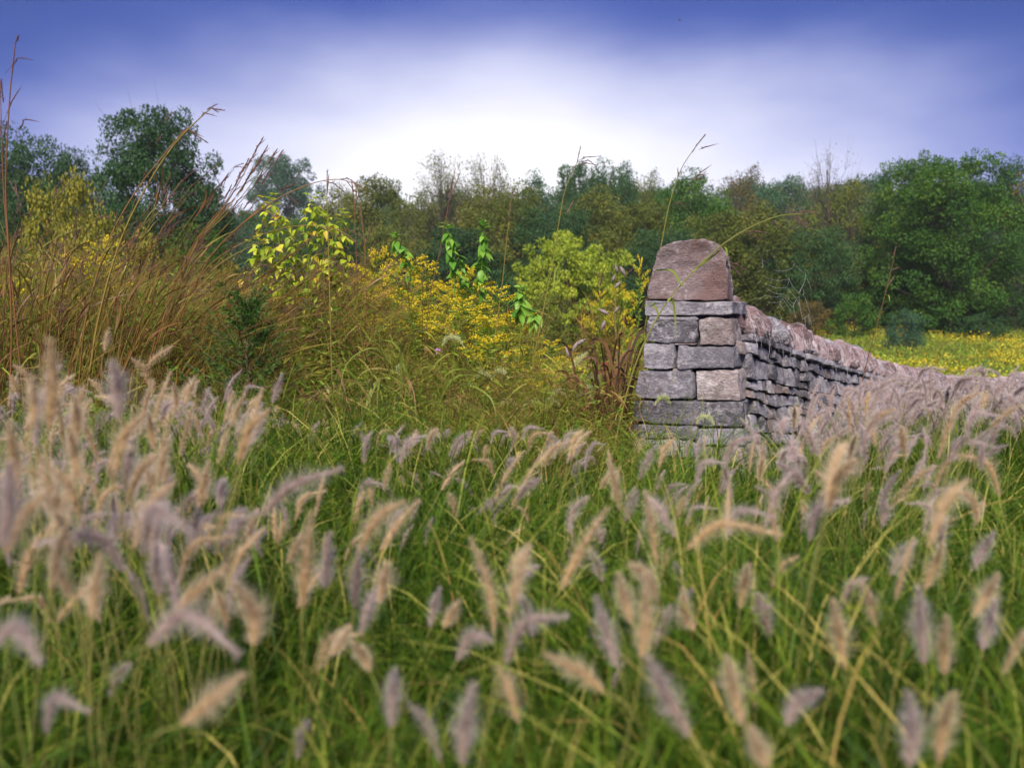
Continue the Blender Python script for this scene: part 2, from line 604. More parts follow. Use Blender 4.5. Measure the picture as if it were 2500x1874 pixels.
gxs = axis(-260, 260, -9, 12, 0.5)
gys = axis(-40, 300, 0, 24, 0.5)
GX, GY = np.meshgrid(gxs, gys)
gv = np.stack((GX, GY, T(GX, GY)), -1).reshape(-1, 3)
nxv = len(gxs)
ii = (np.arange(len(gys) - 1)[:, None] * nxv + np.arange(nxv - 1)[None, :]).ravel()
gm, nt, N, L = mat_base('meadow_ground')
tc = N.new('ShaderNodeTexCoord')
n1 = N.new('ShaderNodeTexNoise')
n1.inputs['Scale'].default_value = 0.16
n1.inputs['Detail'].default_value = 6
n2 = N.new('ShaderNodeTexNoise')
n2.inputs['Scale'].default_value = 9.0
n2.inputs['Detail'].default_value = 7
L.new(tc.outputs['Object'], n1.inputs['Vector'])
L.new(tc.outputs['Object'], n2.inputs['Vector'])
r1 = ramp_node(nt, ((0.25, (0.045, 0.042, 0.016)), (0.5, (0.075, 0.085, 0.018)), (0.75, (0.13, 0.12, 0.035))))
L.new(mnode(nt, 'ADD', mnode(nt, 'MULTIPLY', n1.outputs['Fac'], 0.5), mnode(nt, 'MULTIPLY', n2.outputs['Fac'], 0.5)), r1.inputs['Fac'])
b = N.new('ShaderNodeBsdfPrincipled')
b.inputs['Roughness'].default_value = 0.95
L.new(r1.outputs[0], b.inputs['Base Color'])
bp = N.new('ShaderNodeBump')
bp.inputs['Distance'].default_value = 0.05
L.new(n2.outputs['Fac'], bp.inputs['Height'])
L.new(bp.outputs[0], b.inputs['Normal'])
o = N.new('ShaderNodeOutputMaterial')
L.new(b.outputs[0], o.inputs['Surface'])
ground = obj('ground', new_mesh('ground', gv, [np.stack((ii, ii + 1, ii + nxv + 1, ii + nxv), 1)], [gm]))
tag(ground, 'meadow ground under the grass, sloping down behind the wall', 'ground', kind='structure')

# ------------------------------------------------------------------ haze
hz = bpy.data.meshes.new('haze')
bm = bmesh.new()
bmesh.ops.create_cube(bm, size=1.0)
bm.to_mesh(hz)
bm.free()
hm, nt, N, L = mat_base('misty_air')
pv = N.new('ShaderNodeVolumePrincipled')
pv.inputs['Color'].default_value = (0.90, 0.95, 1.0, 1)
pv.inputs['Density'].default_value = 0.0003
pv.inputs['Anisotropy'].default_value = 0.2
o = N.new('ShaderNodeOutputMaterial')
L.new(pv.outputs[0], o.inputs['Volume'])
hz.materials.append(hm)
haze = obj('haze', hz, loc=(0, 130, 26.0))
haze.scale = (540, 360, 62)
tag(haze, 'thin blue morning mist between the meadow and far trees', 'haze', kind='stuff')


# ------------------------------------------------------------------ stones
def stone_mesh(name, corners, n=4, k=9.0, amp=0.010, freq=9.0, seed=0, mat=None, warp=0.0, push=None):
    """A quarried block between eight corners (index = x + 2*y + 4*z; y=0 faces out), edges worn, faces rough."""
    idx, vs, fs = {}, [], []

    def vid(p):
        key = tuple(int(round(c * 1000)) for c in p)
        if key not in idx:
            idx[key] = len(vs)
            vs.append(p)
        return idx[key]
    lin = np.linspace(-1, 1, n + 1)
    for ax in range(3):
        for sgn in (-1, 1):
            for i in range(n):
                for j in range(n):
                    q = []
                    for a, bb in ((i, j), (i + 1, j), (i + 1, j + 1), (i, j + 1)):
                        p = [0, 0, 0]
                        p[ax] = sgn
                        p[(ax + 1) % 3] = lin[a]
                        p[(ax + 2) % 3] = lin[bb]
                        q.append(vid(tuple(p)))
                    fs.append(q if sgn > 0 else q[::-1])
    A = np.array(vs)
    nk = (np.abs(A) ** k).sum(1) ** (1 / k)
    A = A / nk[:, None]
    C8 = np.asarray(corners, float).reshape(8, 3)
    f = (A + 1) / 2
    Pn = np.zeros((len(A), 3))
    for c in range(8):
        w = np.ones(len(A))
        for ax in range(3):
            w = w * (f[:, ax] if (c >> ax) & 1 else 1 - f[:, ax])
        Pn += w[:, None] * C8[c]
    cen = C8.mean(0)
    size = np.array([np.linalg.norm(C8[1] - C8[0]), np.linalg.norm(C8[2] - C8[0]), np.linalg.norm(C8[4] - C8[0])])
    axes = np.array([norm(C8[1] + C8[3] + C8[5] + C8[7] - C8[0] - C8[2] - C8[4] - C8[6]), norm(C8[2] + C8[3] + C8[6] + C8[7] - C8[0] - C8[1] - C8[4] - C8[5]), norm(C8[4:].sum(0) - C8[:4].sum(0))])
    pw = np.sign(A) * np.abs(A) ** 6
    nrm = norm(pw @ axes)
    out = np.empty_like(Pn)
    off = Vector((seed * 7.31, seed * 3.77, seed * 1.93))
    for i, p in enumerate(Pn):
        v = Vector(p)
        d = mnoise.fractal(v * freq + off, 0.9, 2.1, 4) * amp
        d += abs(mnoise.noise(v * freq * 0.45 + off)) * amp * 0.9 - amp * 0.3
        w = Vector((0, 0, 0))
        if warp:
            w = mnoise.noise_vector(v * 6.0 + off) * warp
        out[i] = p + nrm[i] * d + np.array(w)
        if push is not None:
            out[i] += push(A[i])
    me = new_mesh(name, out - cen, [np.array(fs)], [mat], smooth=True)
    me.set_sharp_from_angle(angle=R(28))
    return me, cen


# front plane of the end pier: turned a little, leaning back
FN = np.array((-math.sin(R(8)), -math.cos(R(8)), 0.05))
F0 = np.array((0.97, 4.42, 0.5))


def on_front(zx, zy, out=0.0):
    """Pixel of the enlarged pier view (2.7625 x, origin 1500, 550) laid on the front plane."""
    d = ray(1500 + zx / 2.7625, 550 + zy / 2.7625)
    c = np.array((0, 0, CAMZ))
    t = ((F0 - c) @ FN) / (d @ FN)
    return c + d * t + FN * out


WD3 = np.array((WD[0], WD[1], 0.0))
wall = thing('stone_wall', 'dry stone field wall with squared end pier and upright coping, running downhill', 'stone wall', (W0[0], W0[1], 0))


def wall_part(name, me, cen, label=None):
    o = obj(name, me, wall, loc=tuple(cen - np.array((W0[0], W0[1], 0))))
    if label:
        o['label'] = label
    return o


def pier_block(q, depth, mat, seed, n=12, name='stone', amp=0.011, out=0.0, label=None, taper=0.0, k=34.0, freq=10.0):
    """q: left-bottom, right-bottom, right-top, left-top pixels on the front."""
    lb, rb, rt, lt = [on_front(a, b_, out) for a, b_ in q]
    e = norm(rb - lb)
    back = WD3 * depth * 0.75 + np.array((0.0, 1.0, 0.0)) * depth * 0.25
    bl, br = back + e * 0.0, back
    c = [lb, rb, lb + bl, rb + br, lt, rt, lt + bl, rt + br]
    me, cen = stone_mesh(name, c, n, k, amp, freq, seed, M[mat], 0.004)
    return wall_part(name, me, cen, label)


g_, w_ = 'stone_grey', 'stone_warm'
blocks = [
    # slab and courses from the top down
    (((200, 612), (800, 602), (802, 514), (200, 506)), 0.40, g_, 'slab', 'long pale slab under the cap stone'),
    (((232, 640), (560, 636), (545, 617), (240, 619)), 0.2, g_, 'packing_stone', None),
    (((206, 788), (552, 792), (549, 642), (212, 636)), 0.30, g_, 'stone', None),
    (((572, 812), (806, 806), (792, 622), (566, 630)), 0.22, w_, 'stone', 'warm brown block at the pier corner'),
    (((186, 968), (402, 968), (396, 800), (204, 797)), 0.30, g_, 'stone', None),
    (((424, 962), (812, 964), (804, 816), (428, 812)), 0.33, g_, 'stone', None),
    (((405, 806), (545, 808), (545, 795), (405, 794)), 0.15, w_, 'packing_stone', None),
    (((388, 986), (520, 986), (515, 966), (396, 968)), 0.15, w_, 'packing_stone', None),
    (((128, 1160), (532, 1170), (532, 992), (168, 984)), 0.30, g_, 'stone', None),
    (((552, 1182), (848, 1186), (828, 976), (546, 978)), 0.25, w_, 'stone', 'pinkish brown block low on the pier'),
    (((112, 1322), (868, 1366), (852, 1196), (122, 1182)), 0.34, g_, 'stone', None),
    (((96, 1428), (556, 1440), (556, 1356), (104, 1338)), 0.30, g_, 'stone', None),
    (((570, 1478), (884, 1484), (872, 1374), (566, 1372)), 0.26, g_, 'stone', None),
    (((82, 1556), (590, 1566), (586, 1450), (92, 1440)), 0.30, g_, 'stone', None),
    (((600, 1606), (902, 1612), (888, 1494), (598, 1490)), 0.26, w_, 'stone', 'tawny brown foundation block'),
    (((70, 1690), (470, 1700), (470, 1576), (80, 1568)), 0.30, w_, 'stone', None),
    (((484, 1730), (912, 1740), (902, 1622), (482, 1616)), 0.30, g_, 'stone', None),
    (((60, 1850), (600, 1860), (600, 1742), (68, 1710)), 0.34, g_, 'stone', None),
    (((612, 1860), (930, 1870), (914, 1750), (610, 1748)), 0.34, g_, 'stone', None),
]
for i, (q, dep, mt, nm, lb) in enumerate(blocks):
    pier_block(q, dep, mt, 3 + i * 1.7, n=(6 if nm == 'packing_stone' else 16), name=nm, amp=(0.004 if nm == 'packing_stone' else 0.0125 if nm == 'stone' else 0.009), out=rng.uniform(-0.006, 0.010), label=lb)


# cap stone: bell shaped face with rounded shoulders and a hollow front
def cap_push(a):
    x, y, z = a
    h = (z + 1) / 2
    k = 0.0
    o = np.zeros(3)
    sh = max(0.0, h - 0.55) / 0.45
    o[2] -= 0.066 * sh * abs(x) ** 4.0
    if y < -0.5:
        o[1] += 0.045 * math.sin(h * math.pi) * (1 - x * x)
    return o


q = ((214, 502), (775, 506), (744, 90), (284, 100))
lb, rb, rt, lt = [on_front(a, b_, 0.0) for a, b_ in q]
back = WD3 * 0.20 + np.array((-0.03, 0.10, 0))
me, cen = stone_mesh('cap_stone', [lb, rb, lb + back, rb + back, lt, rt, lt + back, rt + back], 30, 30.0, 0.015, 11.0, 91, M['stone_cap'], 0.006, cap_push)
wall_part('cap_stone', me, cen, 'tall rounded reddish cap stone on the pier')

# ---- the wall behind the pier
QRB, QRT = on_front(886, 1500), on_front(800, 640)
QLB, QLT = on_front(96, 1430), on_front(214, 640)
for qv in (QRB, QLB):
    qv[2] = qv[2]


def side_pt(s, z, left=False, out=0.0):
    """A point of the wall face s metres along from the pier, z above the local ground."""
    a, b_ = (QLB, QLT) if left else (QRB, QRT)
    f = (z - a[2]) / (b_[2] - a[2])
    p = a + (b_ - a) * f
    nr = np.array((WD[1], -WD[0], 0.0)) * (-1 if left else 1)
    bow = 0.05 * math.sin(s * 0.5) * 0.0
    p = p + WD3 * s + nr * (out + bow)
    base = np.array((p[0], p[1]))
    p[2] = z + float(drop(s))
    return p


def drop(s):
    return -2.6 * (1 - np.exp(-np.maximum(s, 0) / 17.0))


CB = 0.93                                       # underside of the coping above local ground
# rubble core, set back behind the faces
Sx = np.concatenate((np.arange(0.07, 10, 0.25), np.arange(10, 28, 0.6)))
cv, cf = [], []
for s in Sx:
    for z, lf in ((-0.15, False), (CB - 0.02, False), (CB - 0.02, True), (-0.15, True)):
        cv.append(side_pt(s, z, lf, -0.055) - np.array((W0[0], W0[1], 0)))
for i in range(len(Sx) - 1):
    for j in range(4):
        cf.append((i * 4 + j, i * 4 + (j + 1) % 4, i * 4 + 4 + (j + 1) % 4, i * 4 + 4 + j))
cf += [(0, 3, 2, 1), ((len(Sx) - 1) * 4, (len(Sx) - 1) * 4 + 1, (len(Sx) - 1) * 4 + 2, (len(Sx) - 1) * 4 + 3)]
obj('rubble_core', new_mesh('rubble_core', np.array(cv), [np.array(cf)], [M['rubble']], smooth=False), wall)

# face stones, course by course
rs = np.random.default_rng(5)


def face_stones(left, s_from, s_to, budget):
    """Rubble laid to wavy courses: joints wander, some stones split, none alike."""
    top = CB - 0.02
    zs = [-0.08]
    while zs[-1] < top - 0.05:
        h = rs.uniform(0.065, 0.125)
        zs.append(top if top - (zs[-1] + h) < 0.07 else zs[-1] + h)
    nc = len(zs) - 1

    def zc(c, s_):
        if c in (0, nc):
            return zs[c]
        return zs[c] + 0.030 * mnoise.noise(Vector((s_ * 2.3, c * 7.7, 3.0 if left else 1.0))) + 0.02 * mnoise.noise(Vector((s_ * 6.0, c * 3.1, 8.0)))
    items = []
    for c in range(nc):
        s = s_from + rs.uniform(-0.10, 0.10)
        while s < s_to:
            w = rs.uniform(0.06, 0.19)
            quad = [zc(c, s), zc(c, s + w), zc(c + 1, s), zc(c + 1, s + w)]
            if rs.random() < .22 and quad[2] - quad[0] > .085:
                f = rs.uniform(.4, .6)
                m0, m1 = quad[0] + (quad[2] - quad[0]) * f, quad[1] + (quad[3] - quad[1]) * f
                items.append((s, w, quad[0], quad[1], m0, m1))
                items.append((s, w, m0, m1, quad[2], quad[3]))
            else:
                items.append((s, w, *quad))
            s += w
    items.sort(key=lambda t: -t[2] * 1.6 + t[0] * 0.42)
    single, rest = items[:budget], items[budget:]
    nr = np.array((WD[1], -WD[0], 0.0)) * (-1 if left else 1)
    for i, (s, w, z0, z1, z2, z3) in enumerate(single):
        gp = rs.uniform(.002, .006)
        o1 = rs.uniform(-0.014, 0.014)
        tl = rs.uniform(-0.012, 0.012)
        j = rs.uniform(-.012, .012, 4)
        A = [side_pt(s + gp + j[0], z0 + gp, left, o1 - tl), side_pt(s + w - gp + j[1], z1 + gp, left, o1 + tl)]
        B = [side_pt(s + gp + j[2], z2 - gp, left, o1 - tl - .008), side_pt(s + w - gp + j[3], z3 - gp, left, o1 + tl - .008)]
        bk = -nr * 0.15
        cc = [A[0], A[1], A[0] + bk, A[1] + bk, B[0], B[1], B[0] + bk, B[1] + bk]
        me, cen = stone_mesh('stone', cc, 5, 16.0, 0.013, 15.0, 200 + i * 1.3 + (500 if left else 0), M['stone_warm' if rs.random() < 0.2 else 'stone_grey'], 0.007)
        wall_part('stone', me, cen)
    return len(single), [(s, (z0 + z1) / 2, w, (z2 + z3 - z0 - z1) / 2) for s, w, z0, z1, z2, z3 in rest]


nf, rest_r = face_stones(False, 0.15, 22, 262)
nl_, rest_l = face_stones(True, 0.30, 2.0, 36)
# far or buried face stones: one part
fv, ff, k0 = [], [], 0
for left, items in ((False, rest_r), (True, rest_l)):
    for (s, z, w, h) in items:
        nr = np.array((WD[1], -WD[0], 0.0)) * (-1 if left else 1)
        o1 = rs.uniform(-0.012, 0.012)
        A = [side_pt(s + .006, z + .006, left, o1), side_pt(s + w - .006, z + .006, left, o1), side_pt(s + w - .006, z + h - .006, left, o1), side_pt(s + .006, z + h - .006, left, o1)]
        fr = [p + (np.mean(A, 0) - p) * 0.12 + nr * 0.012 for p in A]
        for ring in (fr, A, [p - nr * 0.12 for p in A]):
            fv += [p - np.array((W0[0], W0[1], 0)) for p in ring]
        ff.append((k0, k0 + 1, k0 + 2, k0 + 3))
        for rg in (0, 4):
            for j in range(4):
                ff.append((k0 + rg + j, k0 + rg + 4 + j, k0 + rg + 4 + (j + 1) % 4, k0 + rg + (j + 1) % 4))
        k0 += 12
if ff:
    fo = obj('low_stones', new_mesh('low_stones', np.array(fv), [np.array(ff)], [M['stone_grey']], smooth=False), wall)
    fo['kind'] = 'stuff'

# cover course: flat thin slabs that stick out under the coping
s = 0.30
i = 0
while s < 22:
    w = rs.uniform(0.22, 0.46)
    th = rs.uniform(0.035, 0.055)
    o1, o2 = rs.uniform(0.0, 0.035, 2)
    pts = []
    for z in (CB - 0.012, CB - 0.012 + th):
        for lf in (True, False):
            pass
        a0, a1 = side_pt(s + .008, z, False, o1), side_pt(s + w - .008, z, False, o2)
        b0, b1 = side_pt(s + .008, z, True, 0.01), side_pt(s + w - .008, z, True, 0.01)
        pts += [a0, a1, b0, b1]
    me, cen = stone_mesh('cover_slab', pts, 5, 8.0, 0.009, 10.0, 900 + i, M['stone_grey'], 0.006)
    wall_part('cover_slab', me, cen)
    s += w
    i += 1

# coping: stones set on edge, leaning one on the next
s = 0.20
i = 0
SD = np.array((0, 0, 1.0))
while s < 27:
    near = s < 9
    w = rs.uniform(0.09, 0.19) * (1.0 if near else 1.5)
    h = rs.uniform(0.145, 0.235)
    if s < 0.42:
        h += 0.03
    lean = rs.uniform(-0.02, 0.10)
    z0 = CB + 0.028 + rs.uniform(-0.008, 0.004)
    cut = rs.uniform(0.05, 0.16)
    cut2 = rs.uniform(0.05, 0.16)
    pts = []
    ov = rs.uniform(-0.03, 0.05)
    for z, ins, ln in ((z0, 0.0, 0.0), (z0 + h, 1.0, lean)):
        a0 = side_pt(s + .010 + ln, z, False, ov)
        a1 = side_pt(s + w - .010 + ln, z, False, ov + rs.uniform(-.012, .012))
        b0 = side_pt(s + .010 + ln, z, True, 0.0)
        b1 = side_pt(s + w - .010 + ln, z, True, 0.0)
        va, vb = b0 - a0, b1 - a1
        pts += [a0 + va * cut * ins, a1 + va * cut * ins, b0 - va * cut2 * ins, b1 - vb * cut2 * ins]
    me, cen = stone_mesh('coping_stone', pts, 8 if near else 4, 4.0, 0.030, 12.0, 1300 + i * 1.1, M['coping' if rs.random() < 0.72 else 'stone_warm' if rs.random() < .6 else 'stone_grey'], 0.014)
    wall_part('coping_stone', me, cen)
    s += w * rs.uniform(0.95, 1.04)
    i += 1


# ------------------------------------------------------------------ cobwebs and the orb web
def threads(name, curves, label, cat, rad, kind=None):
    g = Geo()
    for c, r in curves:
        c = np.asarray(c)[None]
        tubes(g, c, r, 3)
    o = obj(name, g.mesh(name, [M['thread']]))
    return tag(o, label, cat, kind=kind)


cw = []
rc = np.random.default_rng(21)
for i in range(110):
    s = 0.2 + 7.5 * rc.random() ** 1.5
    ds = rc.normal(0, 0.10)
    z0 = CB + 0.03 + rc.uniform(0.06, 0.16)
    z1 = CB + rc.uniform(-0.10, 0.06)
    p0 = side_pt(s, z0, False, 0.035 - (z0 - CB) * 0.16)
    p2 = side_pt(s + ds, z1, False, 0.05)
    p1 = (p0 + p2) / 2 + np.array((0.02, -0.03, rc.uniform(-0.03, 0.0)))
    cw.append((qbez(p0, p1, p2, 6)[0], rc.uniform(0.00022, 0.0006)))
for i in range(70):
    s = 0.2 + 6.0 * rc.random() ** 1.4
    ds = rc.uniform(0.12, 0.45)
    z0, z1 = CB + rc.uniform(-0.02, 0.2), CB + rc.uniform(-0.02, 0.2)
    p0, p2 = side_pt(s, z0, False, 0.05), side_pt(s + ds, z1, False, 0.05)
    p1 = (p0 + p2) / 2 + np.array((0.02, -0.03, -0.05))
    cw.append((qbez(p0, p1, p2, 7)[0], rc.uniform(0.00022, 0.0005)))
threads('cobweb', cw, 'dusty violet cobweb strands draped over the coping stones', 'cobweb', 0.0007, 'stuff')

wb = []


def wp(zx, zy, dy=0.0):
    return P(1850 + zx / 6.375, 560 + zy / 6.375, 5.15 + dy)


for a in ([(250, 628), (340, 648), (440, 640), (530, 600), (566, 535)], [(566, 535), (650, 620), (750, 692)], [(750, 692), (720, 830), (640, 1000)], [(770, 765), (838, 940)],
          [(100, 730), (200, 775), (320, 795), (490, 772)], [(490, 772), (540, 880), (640, 985)], [(118, 845), (260, 900), (360, 908), (455, 890), (490, 772)], [(640, 985), (690, 905), (720, 1000), (700, 1015), (740, 1070), (808, 1295)],
          [(125, 910), (220, 970), (300, 1000), (410, 1010)], [(410, 1010), (480, 1090), (570, 1160)], [(455, 900), (530, 1000), (605, 1088), (650, 1190)], [(150, 1025), (260, 1055), (390, 1045), (470, 1130), (540, 1215)],
          [(605, 1088), (540, 1215)], [(640, 1040), (655, 1190), (695, 1380)], [(555, 1180), (565, 1280), (590, 1370)], [(385, 1075), (450, 1170), (512, 1260)], [(300, 1235), (385, 1075)], [(350, 1165), (415, 1275)],
          [(160, 1135), (280, 1140), (360, 1120)], [(0, 1085), (70, 1055), (140, 1020)], [(0, 840), (60, 795)], [(795, 1320), (745, 1370), (690, 1400)], [(795, 1320), (800, 1480)], [(808, 1340), (835, 1480)], [(735, 1380), (740, 1500)], [(65, 465), (80, 590)], [(0, 670), (40, 635)], [(65, 465), (125, 515)]):
    pts = [wp(x, y) for x, y in a]
    wb.append((spline(pts, 4 * len(a)), 0.00040))
threads('spider_web', wb, 'torn spider web with dew hung above the falling coping beside the pier', 'spider web', 0.0009)

# ------------------------------------------------------------------ trees
def tree_meshes(seed, H=16.0, W=11.0, bare=0.18, clumps=170, per=85, leaf=0.30, airy=0.0, flat=0.7, lump=0.35, low=0.06, name='tree', limbs=60, csz=1.0):
    r = np.random.default_rng(seed)
    off = Vector((seed * 3.1, seed * 1.7, seed * 0.9))
    cz = H * (low + 1.0) / 2
    rz = H * (1.0 - low) / 2
    cs = []
    while len(cs) < clumps:
        d = norm(r.normal(size=3))
        m = 1.0 + lump * 1.6 * mnoise.noise(Vector(d) * 1.8 + off) + lump * 0.6 * mnoise.noise(Vector(d) * 4.5 + off)
        rad = min(r.uniform(0.42, 1.0) ** 0.6 * m, 1.12)
        # crowns are widest a little below the middle
        prof = 1.0 - 0.10 * d[2]
        p = np.array((d[0] * W / 2 * rad * prof, d[1] * W / 2 * rad * prof, cz + d[2] * rz * min(rad, 1.08)))
        if p[2] < H * low:
            continue
        p[2] = min(p[2], H * r.uniform(.90, .97))
        cs.append(p)
    cs = np.array(cs)
    # leaf clumps
    g = Geo()
    rr_ = r.uniform(0.7, 1.35, clumps) * 0.075 * (H + W) / 2 * csz
    ct = r.uniform(0, 1, clumps)
    cnt = per
    pos = np.repeat(cs, cnt, 0)
    d = norm(r.normal(size=pos.shape))
    rad = np.repeat(rr_, cnt) * r.uniform(0.25, 1.0, len(pos)) ** 0.5
    loc = d * rad[:, None] * np.array((1.15, 1.15, flat))
    keep = r.random(len(pos)) > airy
    pos, d, loc = pos[keep], d[keep], loc[keep]
    tint = np.clip(0.55 * np.repeat(ct, cnt)[keep] + 0.45 * r.random(len(pos)), 0, 1)
    dirs = norm(d + r.normal(0, 0.6, pos.shape) + np.array((0, 0, -0.25)))
    up = norm(d * 0.6 + r.normal(0, 0.5, pos.shape) + np.array((0, 0, 0.8)))
    leaves(g, pos + loc, dirs, leaf * r.uniform(0.7, 1.4, len(pos)), leaf * 0.72 * r.uniform(0.7, 1.2, len(pos)), tint, 0, 0.2, up)
    crown = g.mesh(name + '_crown', [M['crown_green']], smooth=False)
    # trunk and limbs
    g = Geo()
    tw = 0.020 * H
    tr = np.array([(0, 0, -0.5), (0.02 * W * r.normal(), 0.02 * W * r.normal(), H * 0.25), (0.03 * W * r.normal(), 0.03 * W * r.normal(), H * 0.5), (0.05 * W * r.normal(), 0.05 * W * r.normal(), H * 0.86)])
    tc_ = spline(tr, 9)
    tubes(g, tc_[None], np.linspace(tw, tw * 0.22, 9)[None] * np.array([1.5] + [1.0] * 8), 7)
    pick = r.permutation(clumps)[:limbs]
    for c in cs[pick]:
        zt = min(max(H * bare, c[2] - r.uniform(0.12, 0.35) * H), H * 0.82)
        k = np.argmin(np.abs(tc_[:, 2] - zt))
        p0 = tc_[k]
        mid = p0 + (c - p0) * 0.5 + np.array((0, 0, -0.04 * H * r.random()))
        rad0 = tw * (1 - 0.78 * k / 8) * 0.45
        tubes(g, qbez(p0, mid, c, 6), np.linspace(rad0, rad0 * 0.18, 6)[None], 4)
        for q in range(5 if airy > 0.5 else 2):
            e = c + r.normal(0, 0.055 * (H + W) / 2, 3) + np.array((0, 0, 0.03 * H))
            st = p0 + (c - p0) * r.uniform(0.55, 0.95)
            tubes(g, qbez(st, (st + e) / 2, e, 4), np.linspace(rad0 * 0.28, rad0 * 0.10, 4)[None], 3)
    trunk = g.mesh(name + '_trunk', [M['bark']])
    return trunk, crown


VAR = {}
VAR['round1'] = tree_meshes(1, 16, 12, clumps=220, per=120, leaf=0.27)
VAR['round2'] = tree_meshes(2, 16, 11, clumps=210, per=120, leaf=0.27, lump=0.36)
VAR['round3'] = tree_meshes(3, 16, 13, clumps=220, per=120, leaf=0.28, lump=0.38)
VAR['tall1'] = tree_meshes(4, 18, 9, clumps=170, per=75, leaf=0.30, lump=0.4)
VAR['tall2'] = tree_meshes(5, 18, 8, clumps=160, per=75, leaf=0.28, lump=0.5, low=0.15)
VAR['airy1'] = tree_meshes(6, 18, 12, clumps=150, per=70, leaf=0.22, airy=0.62, low=0.35, lump=0.4, bare=0.25, limbs=110)
VAR['airy2'] = tree_meshes(7, 18, 11, clumps=150, per=60, leaf=0.18, airy=0.84, low=0.25, lump=0.45, bare=0.25, limbs=130)
VAR['airy3'] = tree_meshes(8, 16, 12, clumps=170, per=70, leaf=0.26, airy=0.15, low=0.12, lump=0.4, limbs=90)
VAR['bush1'] = tree_meshes(9, 5, 5.2, clumps=130, per=70, leaf=0.15, low=0.02, lump=0.35, limbs=40)
VAR['bush2'] = tree_meshes(10, 5, 6.0, clumps=130, per=70, leaf=0.16, low=0.02, lump=0.5, limbs=40)
VAR['oak'] = tree_meshes(15, 14, 10.0, clumps=380, per=115, leaf=0.20, low=0.08, lump=0.40, limbs=110, csz=0.74, flat=0.66)
VAR['lime'] = tree_meshes(13, 5.5, 6.4, clumps=260, per=100, leaf=0.12, low=0.0, lump=0.32, limbs=60, csz=0.62, flat=0.6)
VAR['maple'] = tree_meshes(14, 18, 14, clumps=360, per=150, leaf=0.24, low=0.02, lump=0.30, limbs=60, csz=0.80)


def plant_tree(kind, u, v_top, width, Y, col, name, label, cat='tree', group=None, rz=None, base=None, v_base=None):
    """A tree whose crown top shows at photograph pixel (u, v_top), its crown width px wide, Y metres ahead."""
    top = P(u, v_top, Y)
    gz_ = float(T(top[0], Y)) if v_base is None else P(u, v_base, Y)[2]
    trunk, crown = VAR[kind]
    co = np.empty(len(crown.vertices) * 3, np.float32)
    crown.vertices.foreach_get('co', co)
    co = co.reshape(-1, 3)
    hh = np.percentile(co[:, 2], 99.7)
    ww = np.percentile(np.abs(co[:, 0]), 98) * 2
    sz = (top[2] - gz_) / hh
    sx = width / FPX * Y / ww
    t = thing(name, label, cat, (top[0], Y, gz_), rng.uniform(0, 6.28) if rz is None else rz, group)
    t.scale = (sx, sx, sz)
    a = obj('trunk', trunk, t)
    c = obj('crown', crown, t)
    c.material_slots[0].link = 'OBJECT'
    c.material_slots[0].material = M['crown_' + col]
    return t


